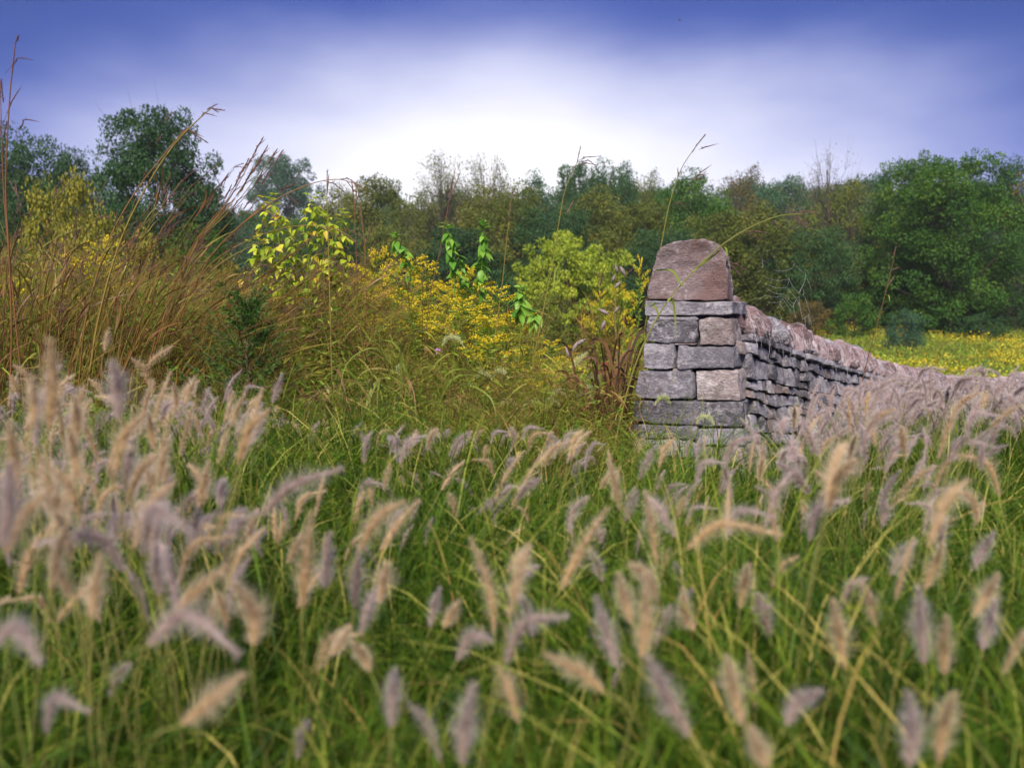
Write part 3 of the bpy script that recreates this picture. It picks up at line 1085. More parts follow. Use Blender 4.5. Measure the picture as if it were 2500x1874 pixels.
TREES = [
    # kind, u, v_top, width px, Y, colour, label
    ('round3', 45, 322, 250, 62, 'dark', 'dark green round tree at the far edge left of the big oak'),
    ('tall1', 178, 368, 150, 74, 'dark', 'dark narrow tree between the edge tree and the oak'),
    ('airy3', 240, 400, 130, 88, 'blue', 'thin bluish tree just left of the oak, higher branches open'),
    ('oak', 385, 270, 285, 46, 'dark', 'big dark lobed oak standing alone against the sky behind tall grass'),
    ('round2', 545, 515, 150, 78, 'blue', 'low bluish tree at the foot of the oak on its right'),
    ('oak', 697, 385, 175, 190, 'blue', 'hazy blue spreading tree alone in the pale gap of sky'),
    ('round1', 828, 455, 150, 92, 'olive', 'olive round tree right of the hazy blue tree'),
    ('round2', 915, 437, 190, 88, 'olive', 'brownish green full tree behind the dry grass tips'),
    ('airy1', 1075, 372, 170, 84, 'olive', 'open wispy tree with sky through it, left of the pair'),
    ('airy1', 1185, 380, 180, 86, 'olive', 'open wispy golden tree, right of the pair above the saplings'),
    ('airy3', 1010, 475, 190, 80, 'olive', 'loose olive tree low between brownish tree and wispy pair'),
    ('round3', 1235, 455, 210, 76, 'olive', 'olive gold round tree below the wispy golden tree'),
    ('round1', 1325, 425, 120, 104, 'blue', 'small blue green tree top on the ridge before the dark cluster'),
    ('round2', 1410, 402, 120, 96, 'dark', 'dark green tree, left of the cluster topping the ridge'),
    ('round3', 1490, 398, 130, 94, 'dark', 'dark green tree, right of the cluster topping the ridge'),
    ('airy3', 1575, 425, 120, 98, 'olive', 'thin grey green tree between dark cluster and pier cap'),
    ('round1', 1450, 470, 220, 80, 'olive', 'wide olive tree above and behind the lime yellow bush'),
    ('round3', 1355, 510, 200, 74, 'dark', 'dark green tree beside the lime bush on its left'),
    ('round2', 1560, 500, 190, 70, 'olive', 'yellow olive tree right behind the pier cap, left shoulder'),
    ('round1', 1690, 430, 200, 88, 'green', 'bright green broad tree rising above the pier cap'),
    ('airy3', 1810, 415, 150, 92, 'rust', 'thin brownish tree on the ridge right of the pier'),
    ('tall2', 1905, 440, 120, 104, 'blue', 'narrow blue green tree on the ridge before the bare tree'),
    ('airy2', 2035, 368, 210, 80, 'amber', 'almost bare tall tree with fine twigs against the sky'),
    ('airy3', 2085, 440, 190, 76, 'olive', 'thin olive tree with long pale trunk below the bare tree'),
    ('round2', 1760, 520, 210, 72, 'olive', 'olive tree directly right of the pier cap'),
    ('round1', 1890, 500, 210, 70, 'olive', 'yellow green tree behind the spider web'),
    ('round3', 1985, 560, 180, 68, 'dark', 'dark tree low behind the falling coping line'),
    ('maple', 2215, 392, 200, 72, 'green', 'tall full green tree at the left of the great green crown'),
    ('maple', 2345, 385, 300, 66, 'green', 'great broad green tree reaching down to the yellow field'),
    ('round3', 2470, 398, 150, 86, 'dark', 'dark purplish tree at the far right behind the great green tree'),
    ('tall1', 2545, 420, 170, 76, 'rust', 'brownish dark tree cut by the right frame edge'),
    ('round1', 2500, 560, 170, 70, 'dark', 'dark low tree filling the right edge above the field'),
    ('round2', 1110, 560, 200, 70, 'dark', 'dark bushy tree behind the green sapling shoots'),
    ('round1', 960, 560, 180, 72, 'olive', 'olive bushy tree behind the goldenrod bank'),
    ('round3', 800, 540, 190, 74, 'dark', 'dark green bushy tree behind the pale compound leaves'),
    ('tall1', 640, 560, 160, 66, 'blue', 'blue green tree behind the arching seed stalks'),
    ('round2', 300, 500, 220, 40, 'dark', 'dark tree crowded at the oak trunk on its left'),
    ('round1', 480, 540, 190, 44, 'green', 'green tree crowded at the oak trunk on its right'),
    ('round3', 90, 470, 230, 40, 'dark', 'dark leafy tree low behind the left grass clump'),
    ('round3', 1620, 560, 170, 66, 'dark', 'dark tree hidden mostly by the pier cap'),
]
for i, (k, u, vt, w, Y, c, lb) in enumerate(TREES):
    plant_tree(k, u, vt, w, Y, c, 'woodland_tree', lb, 'tree', 'trees along the woodland edge')
BUSHES = [
    ('lime', 1398, 566, 262, 38, 'lime', 'lime yellow rounded bush standing before the dark woods'),
    ('bush1', 150, 425, 190, 19, 'yellow', 'yellow green tall bush behind the leftmost grass clump'),
    ('bush2', 265, 520, 220, 17, 'yellow', 'yellowish bush below the oak crown behind the reed grass'),
    ('bush1', 455, 600, 170, 16, 'olive', 'olive bush among the arching grass right of the oak'),
    ('bush2', 560, 640, 180, 17, 'amber', 'amber bush behind the fine reddish arching grass'),
    ('bush1', 1330, 720, 130, 34, 'olive', 'low olive bush at the left foot of the lime bush'),
    ('bush2', 1470, 740, 140, 36, 'amber', 'low tawny bush at the right foot of the lime bush'),
    ('bush1', 2090, 715, 120, 60, 'green', 'small green bush at the wood edge behind the coping end'),
    ('bush2', 2212, 755, 95, 50, 'blue', 'small pale green bush on the field under the great tree'),
    ('bush1', 1985, 735, 110, 62, 'rust', 'reddish brown low bush at the far field margin'),
    ('bush2', 2400, 765, 120, 60, 'dark', 'dark low bush at the field margin near the right edge'),
    ('bush1', 1210, 660, 150, 32, 'dark', 'dark bush between goldenrod bank and lime bush'),
]
for k, u, vt, w, Y, c, lb in BUSHES:
    plant_tree(k, u, vt, w, Y, c, 'shrub', lb, 'bush', 'bushes at the meadow margin')


# ------------------------------------------------------------------ scattering (geometry nodes, for uncountable plants)
def scatter(name, protos, pts, rot, scl, idx, label, cat, seed=0):
    """One object that repeats the proto meshes at the given points."""
    col = bpy.data.collections.new(name + '_kit')
    for i, me in enumerate(protos):
        po = bpy.data.objects.new('%s_kit_%02d' % (name, i), me)
        col.objects.link(po)
    me = bpy.data.meshes.new(name)
    me.vertices.add(len(pts))
    me.vertices.foreach_set('co', np.asarray(pts, np.float32).ravel())
    for k, tp, a in (('rot', 'FLOAT_VECTOR', rot), ('scl', 'FLOAT_VECTOR', scl), ('idx', 'INT', idx)):
        at = me.attributes.new(k, tp, 'POINT')
        if tp == 'INT':
            at.data.foreach_set('value', np.asarray(a, np.int32))
        else:
            at.data.foreach_set('vector', np.asarray(a, np.float32).ravel())
    ng = bpy.data.node_groups.new(name, 'GeometryNodeTree')
    ng.interface.new_socket('Geometry', in_out='INPUT', socket_type='NodeSocketGeometry')
    ng.interface.new_socket('Geometry', in_out='OUTPUT', socket_type='NodeSocketGeometry')
    gi = ng.nodes.new('NodeGroupInput')
    go = ng.nodes.new('NodeGroupOutput')
    ci = ng.nodes.new('GeometryNodeCollectionInfo')
    ci.inputs['Collection'].default_value = col
    ci.inputs['Separate Children'].default_value = True
    ci.inputs['Reset Children'].default_value = True
    ip = ng.nodes.new('GeometryNodeInstanceOnPoints')
    ip.inputs['Pick Instance'].default_value = True

    def attr(nm, tp):
        n = ng.nodes.new('GeometryNodeInputNamedAttribute')
        n.data_type = tp
        n.inputs['Name'].default_value = nm
        return n.outputs['Attribute']
    ng.links.new(gi.outputs[0], ip.inputs['Points'])
    ng.links.new(ci.outputs[0], ip.inputs['Instance'])
    ng.links.new(attr('idx', 'INT'), ip.inputs['Instance Index'])
    er = ng.nodes.new('FunctionNodeEulerToRotation')
    ng.links.new(attr('rot', 'FLOAT_VECTOR'), er.inputs[0])
    ng.links.new(er.outputs[0], ip.inputs['Rotation'])
    ng.links.new(attr('scl', 'FLOAT_VECTOR'), ip.inputs['Scale'])
    ng.links.new(ip.outputs[0], go.inputs[0])
    o = obj(name, me)
    md = o.modifiers.new('scatter', 'NODES')
    md.node_group = ng
    return tag(o, label, cat, kind='stuff')


# far wood behind the trees that can be told apart
def tinted(me, mat, nm):
    m2 = me.copy()
    m2.name = nm
    m2.materials.clear()
    m2.materials.append(mat)
    return m2


kit = [tinted(VAR['round1'][1], M['crown_dark'], 'wa'), tinted(VAR['round3'][1], M['crown_olive'], 'wb'), tinted(VAR['tall1'][1], M['crown_blue'], 'wc'), tinted(VAR['round2'][1], M['crown_green'], 'wd')]
pp, ro, sc_, ix = [], [], [], []
for Yr in (112, 128, 148, 172, 205, 240):
    half = Yr * 1.15
    x = -half
    while x < half:
        u = CX + FPX * x / Yr
        y = Yr + rng.uniform(-7, 7)
        # tree line height read from the photograph
        vt = np.interp(u, (-100, 0, 150, 260, 420, 540, 560, 640, 760, 900, 1100, 1300, 1500, 1800, 2100, 2300, 2600), (450, 450, 460, 500, 560, 530, 520, 540, 545, 520, 500, 480, 465, 475, 465, 465, 465))
        zt = 1.05 + (760 - vt - rng.uniform(-30, 25)) / FPX * y
        gz_ = float(T(x, y))
        h = max(zt - gz_, 7.0)
        pp.append((x, y, gz_))
        ro.append((0, 0, rng.uniform(0, 6.28)))
        w = rng.uniform(0.75, 1.1)
        sc_.append((w, w, h / 16.5))
        ix.append(rng.integers(0, 4))
        x += rng.uniform(5.0, 8.0)
# thick wood shade low between the trunks of the front row
for i in range(215):
    y = rng.uniform(76, 108)
    x = rng.uniform(-1.1, 1.1) * y
    pp.append((x, y, float(T(x, y))))
    ro.append((0, 0, rng.uniform(0, 6.28)))
    w = rng.uniform(0.5, 0.8)
    sc_.append((w, w, rng.uniform(0.40, 0.60)))
    ix.append(rng.integers(0, 4))
scatter('distant_woods', kit, pp, ro, sc_, ix, 'far wooded hillside fading into blue mist behind the nearer trees', 'woods')

# ------------------------------------------------------------------ the yellow field
def field_kit(seed, yellow):
    r = np.random.default_rng(seed)
    g = Geo()
    n = 95
    base = np.stack((r.normal(0, 0.22, n), r.normal(0, 0.22, n), np.zeros(n)), 1)
    z = r.uniform(0.1, 0.62, n)
    pos = base + np.stack((r.normal(0, .05, n), r.normal(0, .05, n), z), 1)
    leaves(g, pos, r.normal(size=(n, 3)) + np.array((0, 0, 0.6)), r.uniform(0.10, 0.20, n), 0.055, None, 0)
    ns = 14
    st = base[:ns]
    tubes(g, qbez(st, st + np.array((0, 0, .35)), st + np.stack((r.normal(0, .06, ns), r.normal(0, .06, ns), r.uniform(.5, .8, ns)), 1), 4), 0.004, 3, mat=1)
    if yellow:
        m = yellow
        c = st[r.integers(0, ns, m)]
        pos = c + np.stack((r.normal(0, .10, m), r.normal(0, .10, m), r.uniform(.50, .82, m)), 1)
        leaves(g, pos, r.normal(size=(m, 3)), r.uniform(0.05, 0.11, m), 0.05, None, 2)
    return g.mesh('field_kit', [M['weed'], M['dry'], M['goldenrod']], smooth=False)


kit = [field_kit(31, 0), field_kit(32, 14), field_kit(33, 42), field_kit(34, 0), field_kit(35, 4)]
pp, ro, sc_, ix = [], [], [], []
k = 0
while k < 9500:
    y = 9.0 + 88 * rng.random() ** 0.85
    x = rng.uniform(-0.30, 0.80) * y
    s = (x - W0[0]) * WD[0] + (y - W0[1]) * WD[1]
    dside = (x - W0[0]) * WD[1] - (y - W0[1]) * WD[0]
    if dside > -0.8 and y < 24:
        continue
    u = CX + FPX * x / y
    if 1560 < u < 1900 and y < 60 and rng.random() < 0.8:
        continue
    pch = mnoise.noise(Vector((x * 0.10, y * 0.055, 2.2))) + 0.4 * mnoise.noise(Vector((x * 0.35, y * 0.2, 7.2)))
    pp.append((x, y, float(T(x, y)) - 0.05))
    ro.append((0, 0, rng.uniform(0, 6.28)))
    w = rng.uniform(0.75, 1.35) * (1.0 + 0.006 * y)
    sc_.append((w, w, w * rng.uniform(0.7, 1.05)))
    t = pch + rng.normal(0, 0.16)
    ix.append(2 if t > 0.50 else 1 if t > 0.30 else 4 if t > 0.10 else rng.choice((0, 3)))
    k += 1
scatter('meadow_weeds', kit, pp, ro, sc_, ix, 'low green and yellow flowering weeds covering the far field', 'weeds')

# ------------------------------------------------------------------ thicket of tall meadow plants behind the plumes
def kit_dry(seed):
    r = np.random.default_rng(seed)
    g = Geo()
    n = 34
    b0 = np.stack((r.normal(0, .11, n), r.normal(0, .11, n), np.zeros(n)), 1)
    h = r.uniform(0.55, 1.0, n)
    lean = np.stack((r.normal(0.10, .14, n), r.normal(0, .13, n), np.zeros(n)), 1)
    tip = b0 + lean * h[:, None] * 1.6 + np.array((0, 0, 1)) * h[:, None]
    C = qbez(b0, b0 + lean * 0.2 + np.array((0, 0, .6)) * h[:, None], tip, 7)
    tubes(g, C, np.linspace(0.0022, 0.0009, 7)[None], 3)
    # side leaves
    m = 70
    q = r.integers(0, n, m)
    f = r.integers(1, 6, m)
    p0 = C[q, f]
    a = r.uniform(0, 6.28, m)
    ln = r.uniform(0.10, 0.26, m)
    d = np.stack((np.cos(a) * ln, np.sin(a) * ln, r.uniform(0.0, 0.16, m)), 1)
    ribbons(g, qbez(p0, p0 + d * 0.6 + np.array((0, 0, .06)), p0 + d + np.array((0, 0, -.06)), 5), np.array((.003, .004, .0035, .0022, .0003))[None])
    # thin branching tops
    m = 120
    q = r.integers(0, n, m)
    p0 = C[q, 5] + (C[q, 6] - C[q, 5]) * r.random((m, 1))
    e = p0 + r.normal(0, .045, (m, 3)) + np.array((.02, 0, .05))
    tubes(g, qbez(p0, (p0 + e) / 2 + np.array((0, 0, .015)), e, 3), np.array((.0011, .0012, .0005))[None], 3)
    return g.mesh('dry_kit', [M['dry']])


def kit_weed(seed):
    r = np.random.default_rng(seed)
    g = Geo()
    n = 12
    b0 = np.stack((r.normal(0, .12, n), r.normal(0, .12, n), np.zeros(n)), 1)
    h = r.uniform(0.5, 0.95, n)
    tip = b0 + np.stack((r.normal(.03, .10, n), r.normal(0, .10, n), h), 1)
    C = qbez(b0, b0 + np.array((0, 0, .5)) * h[:, None], tip, 8)
    tubes(g, C, np.linspace(0.0028, 0.001, 8)[None], 3, mat=1)
    m = 420
    q = r.integers(0, n, m)
    f = r.uniform(0.15, 1, m) * 6.99
    fi = f.astype(int)
    p0 = C[q, fi] + (C[q, fi + 1] - C[q, fi]) * (f - fi)[:, None]
    a = r.uniform(0, 6.28, m)
    d = np.stack((np.cos(a), np.sin(a), r.uniform(-.2, .7, m)), 1)
    leaves(g, p0, d, r.uniform(.03, .075, m), r.uniform(.008, .018, m))
    return g.mesh('weed_kit', [M['weed'], M['dry']], smooth=False)


def kit_fine(seed):
    """Fine arching grass with a reddish haze of seed."""
    r = np.random.default_rng(seed)
    g = Geo()
    n = 60
    b0 = np.stack((r.normal(0, .07, n), r.normal(0, .07, n), np.zeros(n)), 1)
    h = r.uniform(0.6, 1.0, n)
    ax = r.normal(0.42, .25, n)
    tip = b0 + np.stack((ax, r.normal(0, .22, n), h), 1)
    C = qbez(b0, b0 + np.stack((ax * .15, np.zeros(n), h * 0.85), 1), tip, 9)
    ribbons(g, C, np.array((.003, .0035, .003, .0026, .002, .0016, .0013, .0010, .0004))[None], twist=1.5)
    m = 200
    q = r.integers(0, n, m)
    f = r.uniform(0.6, 1, m) * 7.99
    fi = f.astype(int)
    p0 = C[q, fi] + (C[q, fi + 1] - C[q, fi]) * (f - fi)[:, None]
    e = p0 + np.stack((r.normal(.05, .04, m), r.normal(0, .04, m), r.normal(.015, .03, m)), 1)
    tubes(g, qbez(p0, (p0 + e) / 2 + np.array((0, 0, .012)), e, 4), np.array((.0007, .0013, .0012, .0004))[None], 3, tint=r.uniform(0, .45, m))
    return g.mesh('fine_kit', [M['dry']])


VT_U = (-200, 0, 200, 350, 500, 620, 750, 860, 950, 1080, 1180, 1250, 1300, 1340, 1400, 1560)
VT_V = (520, 540, 575, 600, 640, 620, 600, 640, 670, 650, 680, 740, 820, 900, 950, 940)


def v_top(u):
    return np.interp(u, VT_U, VT_V)


kit = [kit_dry(41), kit_dry(42), kit_weed(43), kit_weed(44), kit_fine(45), kit_fine(46), kit_dry(47)]
pp, ro, sc_, ix = [], [], [], []
k = 0
while k < 900:
    u = rng.uniform(-250, 1545)
    Y = rng.uniform(4.7, 9.5)
    if u > 1320 and Y > 6.5:
        continue
    if 470 < u < 730 and Y < 5.6 and rng.random() < .6:
        continue
    if 980 < u < 1460 and Y < 5.7:
        continue
    x = P(u, 760, Y)[0]
    z0 = float(T(x, Y))
    vt = v_top(u) + abs(rng.normal(0, 90)) + 10
    zt = P(u, vt, Y)[2]
    h = zt - z0
    if h < 0.18:
        continue
    if Y < 5.2 and rng.random() < 0.5:
        h *= 0.7
    pp.append((x, Y, z0))
    c = rng.random()
    fine = (200 < u < 760) and c < 0.24
    idx = rng.integers(4, 6) if fine else (rng.integers(2, 4) if c > (0.28 if u > 480 else 0.45) else rng.choice((0, 1, 6)))
    ro.append((rng.normal(0, .06), rng.normal(0.03, .08), rng.uniform(-0.9, 0.9) if fine else rng.uniform(0, 6.28)))
    w = min(max(h, 0.45), 1.15) * rng.uniform(.85, 1.2)
    sc_.append((w, w, h))
    ix.append(idx)
    k += 1
k = 0
while k < 700:
    u = rng.uniform(-250, 1530)
    Y = rng.uniform(3.5, 5.0)
    if 480 < u < 720 and Y < 4.4 and rng.random() < .5:
        continue
    x = P(u, 760, Y)[0]
    pp.append((x, Y, float(T(x, Y))))
    h = rng.uniform(.24, .58) + .48 * sstep(3.6, 5.0, Y) * rng.random()
    ro.append((rng.normal(0, .1), rng.normal(0.05, .1), rng.uniform(0, 6.28)))
    sc_.append((h * 1.1 + .15, h * 1.1 + .15, h))
    ix.append(int(rng.choice((0, 1, 2, 3, 2, 3, 6))))
    k += 1
scatter('meadow_undergrowth', kit, pp, ro, sc_, ix, 'tangle of dry stems, fine grass and weeds left of the pier', 'undergrowth')


# ------------------------------------------------------------------ bluestem: stalks that can be told apart
def seed_finger(g, p0, p1, sag=0.02, rad=0.0022, mat=0):
    """A raceme: a thin spike thick with overlapping spikelets."""
    p0, p1 = np.asarray(p0), np.asarray(p1)
    C = qbez(p0, (p0 + p1) / 2 + np.array((0, 0, sag)), p1, 12)
    w = np.array((.3, .7, 1, .75, 1.1, .8, 1.1, .8, 1.0, .7, .6, .15))
    tubes(g, C, (w * rad)[None], 4, mat=mat)
    n = 26
    f = rng.uniform(0.05, 0.97, n) * 10.99
    fi = f.astype(int)
    q = C[0][fi] + (C[0][fi + 1] - C[0][fi]) * (f - fi)[:, None]
    d = norm(C[0][fi + 1] - C[0][fi])
    leaves(g, q, d + rng.normal(0, .28, (n, 3)), rng.uniform(.010, .018, n), .0028, mat=mat)


def stalk(parent, pts, Y, heads=(), blades=(), rad=0.0028, tint=None, dY=0.0):
    """pts: photograph pixels from low to high; heads: polylines of seed fingers; Y metres ahead."""
    n = len(pts)
    o = np.array(parent.location)
    w = [P(u, v, Y + dY * i / max(1, n - 1)) - o for i, (u, v) in enumerate(pts)]
    C = spline(w, 9 * n)
    g = Geo()
    tubes(g, C[None], np.linspace(rad, rad * 0.45, len(C))[None] * 1.5, 5, tint=rng.random() if tint is None else tint)
    st = obj('stalk', g.mesh('stalk', [M['culm']]), parent)
    for hd in heads:
        g = Geo()
        q = [P(u, v, Y + dY) - o for u, v in hd]
        if len(q) > 2:
            q = [*spline(q[:2], 5), q[-1]]
        c = spline(q, 22)
        w = np.concatenate((np.full(8, .35), np.tile((1, .75), 7))) if len(q) > 2 else np.tile((1, .75), 11)
        w[-2:] = (.5, .1)
        tubes(g, c[None], (w * .0030)[None], 4)
        st_i = 8 if len(q) > 2 else 1
        n_ = 30
        fi = rng.integers(st_i, 20, n_)
        leaves(g, c[fi], norm(c[fi + 1] - c[fi]) + rng.normal(0, .28, (n_, 3)), rng.uniform(.010, .018, n_), .0028)
        obj('seed_spike', g.mesh('seed_spike', [M['seed']], smooth=False), st)['kind'] = 'stuff'
    for bl in blades:
        g = Geo()
        c = spline([P(u, v, Y + rng.uniform(-.03, .03)) - o for u, v in bl], 12)
        ribbons(g, c[None], (np.sin(np.linspace(.5, np.pi, 12)) * 0.0065)[None], side=np.array(((1., .2, 0),)), tint=rng.uniform(.5, 1))
        obj('blade', g.mesh('blade', [M['ribbon']]), st)
    return st


def at_ground(u, Y):
    x = P(u, 760, Y)[0]
    return (x, Y, float(T(x, Y)))


def clump(u, Y, label, n, lean, hmin, hmax, spread, heads=True, tint=(0, 1), blades=60, bl=0.8):
    t = thing('bluestem_clump', label, 'tall grass', at_ground(u, Y), 0, 'clumps of tall bluestem grass')
    g = Geo()
    b0 = np.stack((rng.normal(0, spread, n), rng.normal(0, spread * .8, n), np.zeros(n)), 1)
    h = rng.uniform(hmin, hmax, n)
    ax = rng.normal(lean, 0.16, n) * h
    tip = b0 + np.stack((ax, rng.normal(0, .13, n) * h, h), 1)
    C = qbez(b0, b0 + np.stack((ax * .22, np.zeros(n), h * .62), 1), tip, 12)
    tubes(g, C, np.linspace(0.0032, 0.0009, 12)[None], 4, tint=rng.uniform(tint[0], tint[1], n))
    # narrow stem leaves
    m = n * 4
    q = rng.integers(0, n, m)
    f = rng.integers(1, 10, m)
    p0 = C[q, f]
    dr = norm(C[q, f + 1] - C[q, f])
    ln = rng.uniform(.15, .40, m)[:, None]
    sdv = np.stack((rng.normal(.25, .35, m), rng.normal(0, .35, m), rng.normal(0, .1, m)), 1)
    ribbons(g, qbez(p0, p0 + dr * ln * .6, p0 + dr * ln * .8 + sdv * ln, 7), (np.sin(np.linspace(.6, np.pi - .05, 7)) * .0042)[None], tint=rng.uniform(tint[0], tint[1], m), twist=2)
    o1 = obj('stalks', g.mesh('stalks', [M['culm']]), t)
    o1['kind'] = 'stuff'
    g = Geo()
    nb = blades
    a = rng.uniform(0, 6.28, nb)
    b0 = np.stack((rng.normal(0, spread, nb), rng.normal(0, spread, nb), np.zeros(nb)), 1)
    h2 = rng.uniform(.35, 1.0, nb) * bl
    o2 = np.stack((np.cos(a) * .3 * h2 + lean * .5 * h2, np.sin(a) * .3 * h2, h2 * .95), 1)
    ribbons(g, qbez(b0, b0 + o2 * np.array((.3, .3, 1.0)), b0 + o2 * np.array((1.2, 1.2, .8)), 9), (np.sin(np.linspace(.7, np.pi - .05, 9)) * .0045)[None], twist=2.5)
    o2_ = obj('blades', g.mesh('blades', [M['brownblade']]), t)
    o2_['kind'] = 'stuff'
    if heads:
        g = Geo()
        for i in range(n):
            if rng.random() < 0.75:
                p = C[i, -1]
                d = norm(C[i, -1] - C[i, -3])
                for j in range(rng.integers(2, 6)):
                    st = p - d * rng.uniform(0, .16)
                    e = st + (d + rng.normal(0, .45, 3) + np.array((.25, 0, -.1))) * rng.uniform(.05, .11)
                    seed_finger(g, st, e, 0.006, 0.0017)
        o3 = obj('seed_heads', g.mesh('seed_heads', [M['seed']], smooth=False), t)
        o3['kind'] = 'stuff'
    return t


CA = clump(20, 4.6, 'dark purplish bluestem clump at the left frame edge', 40, 0.10, 1.0, 1.75, 0.16, tint=(0, .7), blades=90, bl=.9)
CB_ = clump(200, 4.5, 'orange and green bluestem clump leaning right below the oak', 50, 0.30, 1.1, 1.85, 0.15, tint=(.1, 1), blades=130, bl=.85)
CC = clump(345, 4.7, 'reddish bluestem clump bending far right over the cedar', 44, 0.58, 0.9, 1.55, 0.16, tint=(.1, .8), blades=110, bl=.8)
CD = clump(110, 5.3, 'olive bluestem clump between left edge clump and orange clump', 46, 0.20, 1.0, 1.6, 0.2, tint=(.3, 1), blades=90)
CE = clump(560, 5.4, 'fine rust coloured bluestem clump under the hazy blue tree', 40, 0.50, 0.9, 1.45, 0.2, tint=(.1, 1), blades=80)
CF = clump(800, 6.0, 'purple seeded bluestem clump left of the goldenrod bank', 40, 0.12, 1.0, 1.6, 0.25, tint=(0, .8), blades=60)
CG = clump(1485, 5.2, 'thin reddish bluestem clump left behind the pier', 20, 0.10, .8, 1.38, 0.10, tint=(0, .6), blades=20, bl=.7)

stalk(CA, [(24, 1000), (28, 800), (22, 620), (14, 450), (22, 260), (32, 150), (38, 104)], 3.9,
      [[(36, 108), (47, 86)], [(30, 180), (36, 120)], [(12, 180), (46, 142), (84, 147)], [(8, 300), (30, 245), (54, 208)], [(36, 335), (62, 292), (99, 298)], [(8, 250), (2, 190)], [(10, 330), (18, 296)]], rad=.0034, tint=.25)
stalk(CA, [(60, 1000), (30, 700), (10, 480), (4, 330), (0, 200)], 4.1, [[(0, 240), (3, 195)], [(4, 340), (-6, 260)]], rad=.0028, tint=.2)
stalk(CB_, [(212, 960), (240, 780), (290, 600), (350, 470), (420, 360), (480, 296), (518, 262)], 4.3,
      [[(505, 268), (530, 254)], [(512, 264), (549, 270)], [(515, 263), (531, 273)], [(485, 290), (500, 276), (532, 285)], [(440, 330), (465, 320), (500, 336)], [(465, 322), (510, 350)], [(400, 300), (412, 282), (428, 272)]], rad=.0040, tint=.75)
stalk(CB_, [(190, 960), (210, 780), (260, 600), (330, 470), (395, 385), (440, 330), (465, 312)], 4.5, [[(440, 325), (462, 310)], [(380, 350), (395, 330)]], rad=.0036, tint=.45)
for i, (tu, tv) in enumerate(((642, 336), (652, 358), (624, 370), (640, 382), (691, 366), (676, 364), (556, 424), (600, 400))):
    stalk(CC, [(345 + i * 6, 960), (400 + i * 5, 760), (470 + i * 3, 600), ((470 + tu) / 2 + 10, (600 + tv) / 2 + 6), (tu, tv)], 4.5 + .05 * i,
          [[(tu - 26, tv + 44), (tu - 12, tv + 20), (tu + 8, tv + 2)], [(tu - 18, tv + 30), (tu + 2, tv - 2)], [(tu - 60, tv + 100), (tu - 44, tv + 70), (tu - 22, tv + 52)], [(tu - 90, tv + 160), (tu - 70, tv + 130), (tu - 48, tv + 116)], [(tu - 50, tv + 85), (tu - 34, tv + 50)]], rad=.0024)
stalk(CC, [(400, 980), (430, 800), (520, 620), (640, 510), (740, 456), (820, 438), (880, 452)], 4.6, [[(790, 442), (815, 448), (842, 470)], [(820, 438), (850, 436), (876, 452)], [(845, 440), (868, 470)], [(860, 445), (892, 462)], [(700, 476), (730, 500)], [(640, 510), (672, 530)]], rad=.003, tint=.3)
stalk(CC, [(380, 980), (420, 800), (500, 660), (600, 590), (720, 552), (820, 560), (870, 590)], 4.9, [[(800, 556), (850, 560), (905, 590)], [(820, 560), (880, 600)], [(780, 552), (830, 580)]], rad=.0028, tint=.5)
stalk(CF, [(812, 980), (806, 760), (801, 560), (798, 470), (799, 420)], 4.6, [[(798, 480), (799, 412)], [(799, 470), (803, 425)]], rad=.003, tint=.8)
stalk(CF, [(880, 960), (872, 700), (866, 520), (858, 440)], 5.0, [[(866, 500), (858, 436)], [(866, 520), (872, 450)], [(864, 510), (880, 462)]], rad=.0026, tint=.2)
stalk(CF, [(900, 960), (895, 760), (890, 600), (880, 500)], 5.2, [[(888, 580), (878, 500)], [(890, 600), (912, 540)]], rad=.0024, tint=.3)

# single seed stalks that stand apart
S1 = thing('seed_stalk', 'lone bluestem stalk rising before the lime bush, three fingered head', 'grass stalk', at_ground(1290, 5.0))
stalk(S1, [(1290, 1060), (1300, 900), (1330, 740), (1350, 640), (1362, 560), (1378, 470), (1400, 415), (1412, 392)], 5.0,
      [[(1408, 400), (1418, 356)], [(1412, 392), (1430, 384), (1468, 381)], [(1410, 396), (1438, 392), (1458, 408)], [(1404, 405), (1430, 398), (1462, 404)], [(1385, 520), (1400, 490)]],
      [[(1352, 700), (1356, 655), (1364, 640), (1362, 672), (1358, 690)], [(1340, 770), (1352, 752), (1362, 745), (1352, 765)]], rad=.0028, tint=.85)
S2 = thing('seed_stalk', 'tall bluestem stalk rising left of the pier cap into the sky', 'grass stalk', at_ground(1535, 4.7))
stalk(S2, [(1535, 1090), (1556, 920), (1585, 740), (1610, 620), (1634, 500), (1660, 420), (1690, 370), (1722, 330)], 4.7,
      [[(1700, 356), (1722, 328)], [(1705, 366), (1720, 360), (1756, 350)], [(1690, 372), (1704, 350)], [(1696, 440), (1712, 420), (1738, 402)], [(1690, 436), (1706, 428), (1732, 424)], [(1688, 440), (1712, 436), (1730, 434)], [(1658, 430), (1656, 424), (1654, 408)], [(1640, 500), (1655, 496), (1678, 502)]],
      rad=.0028, tint=.8)
S3 = thing('seed_stalk', 'arching green stalk crossing the face of the pier', 'grass stalk', at_ground(1500, 3.95))
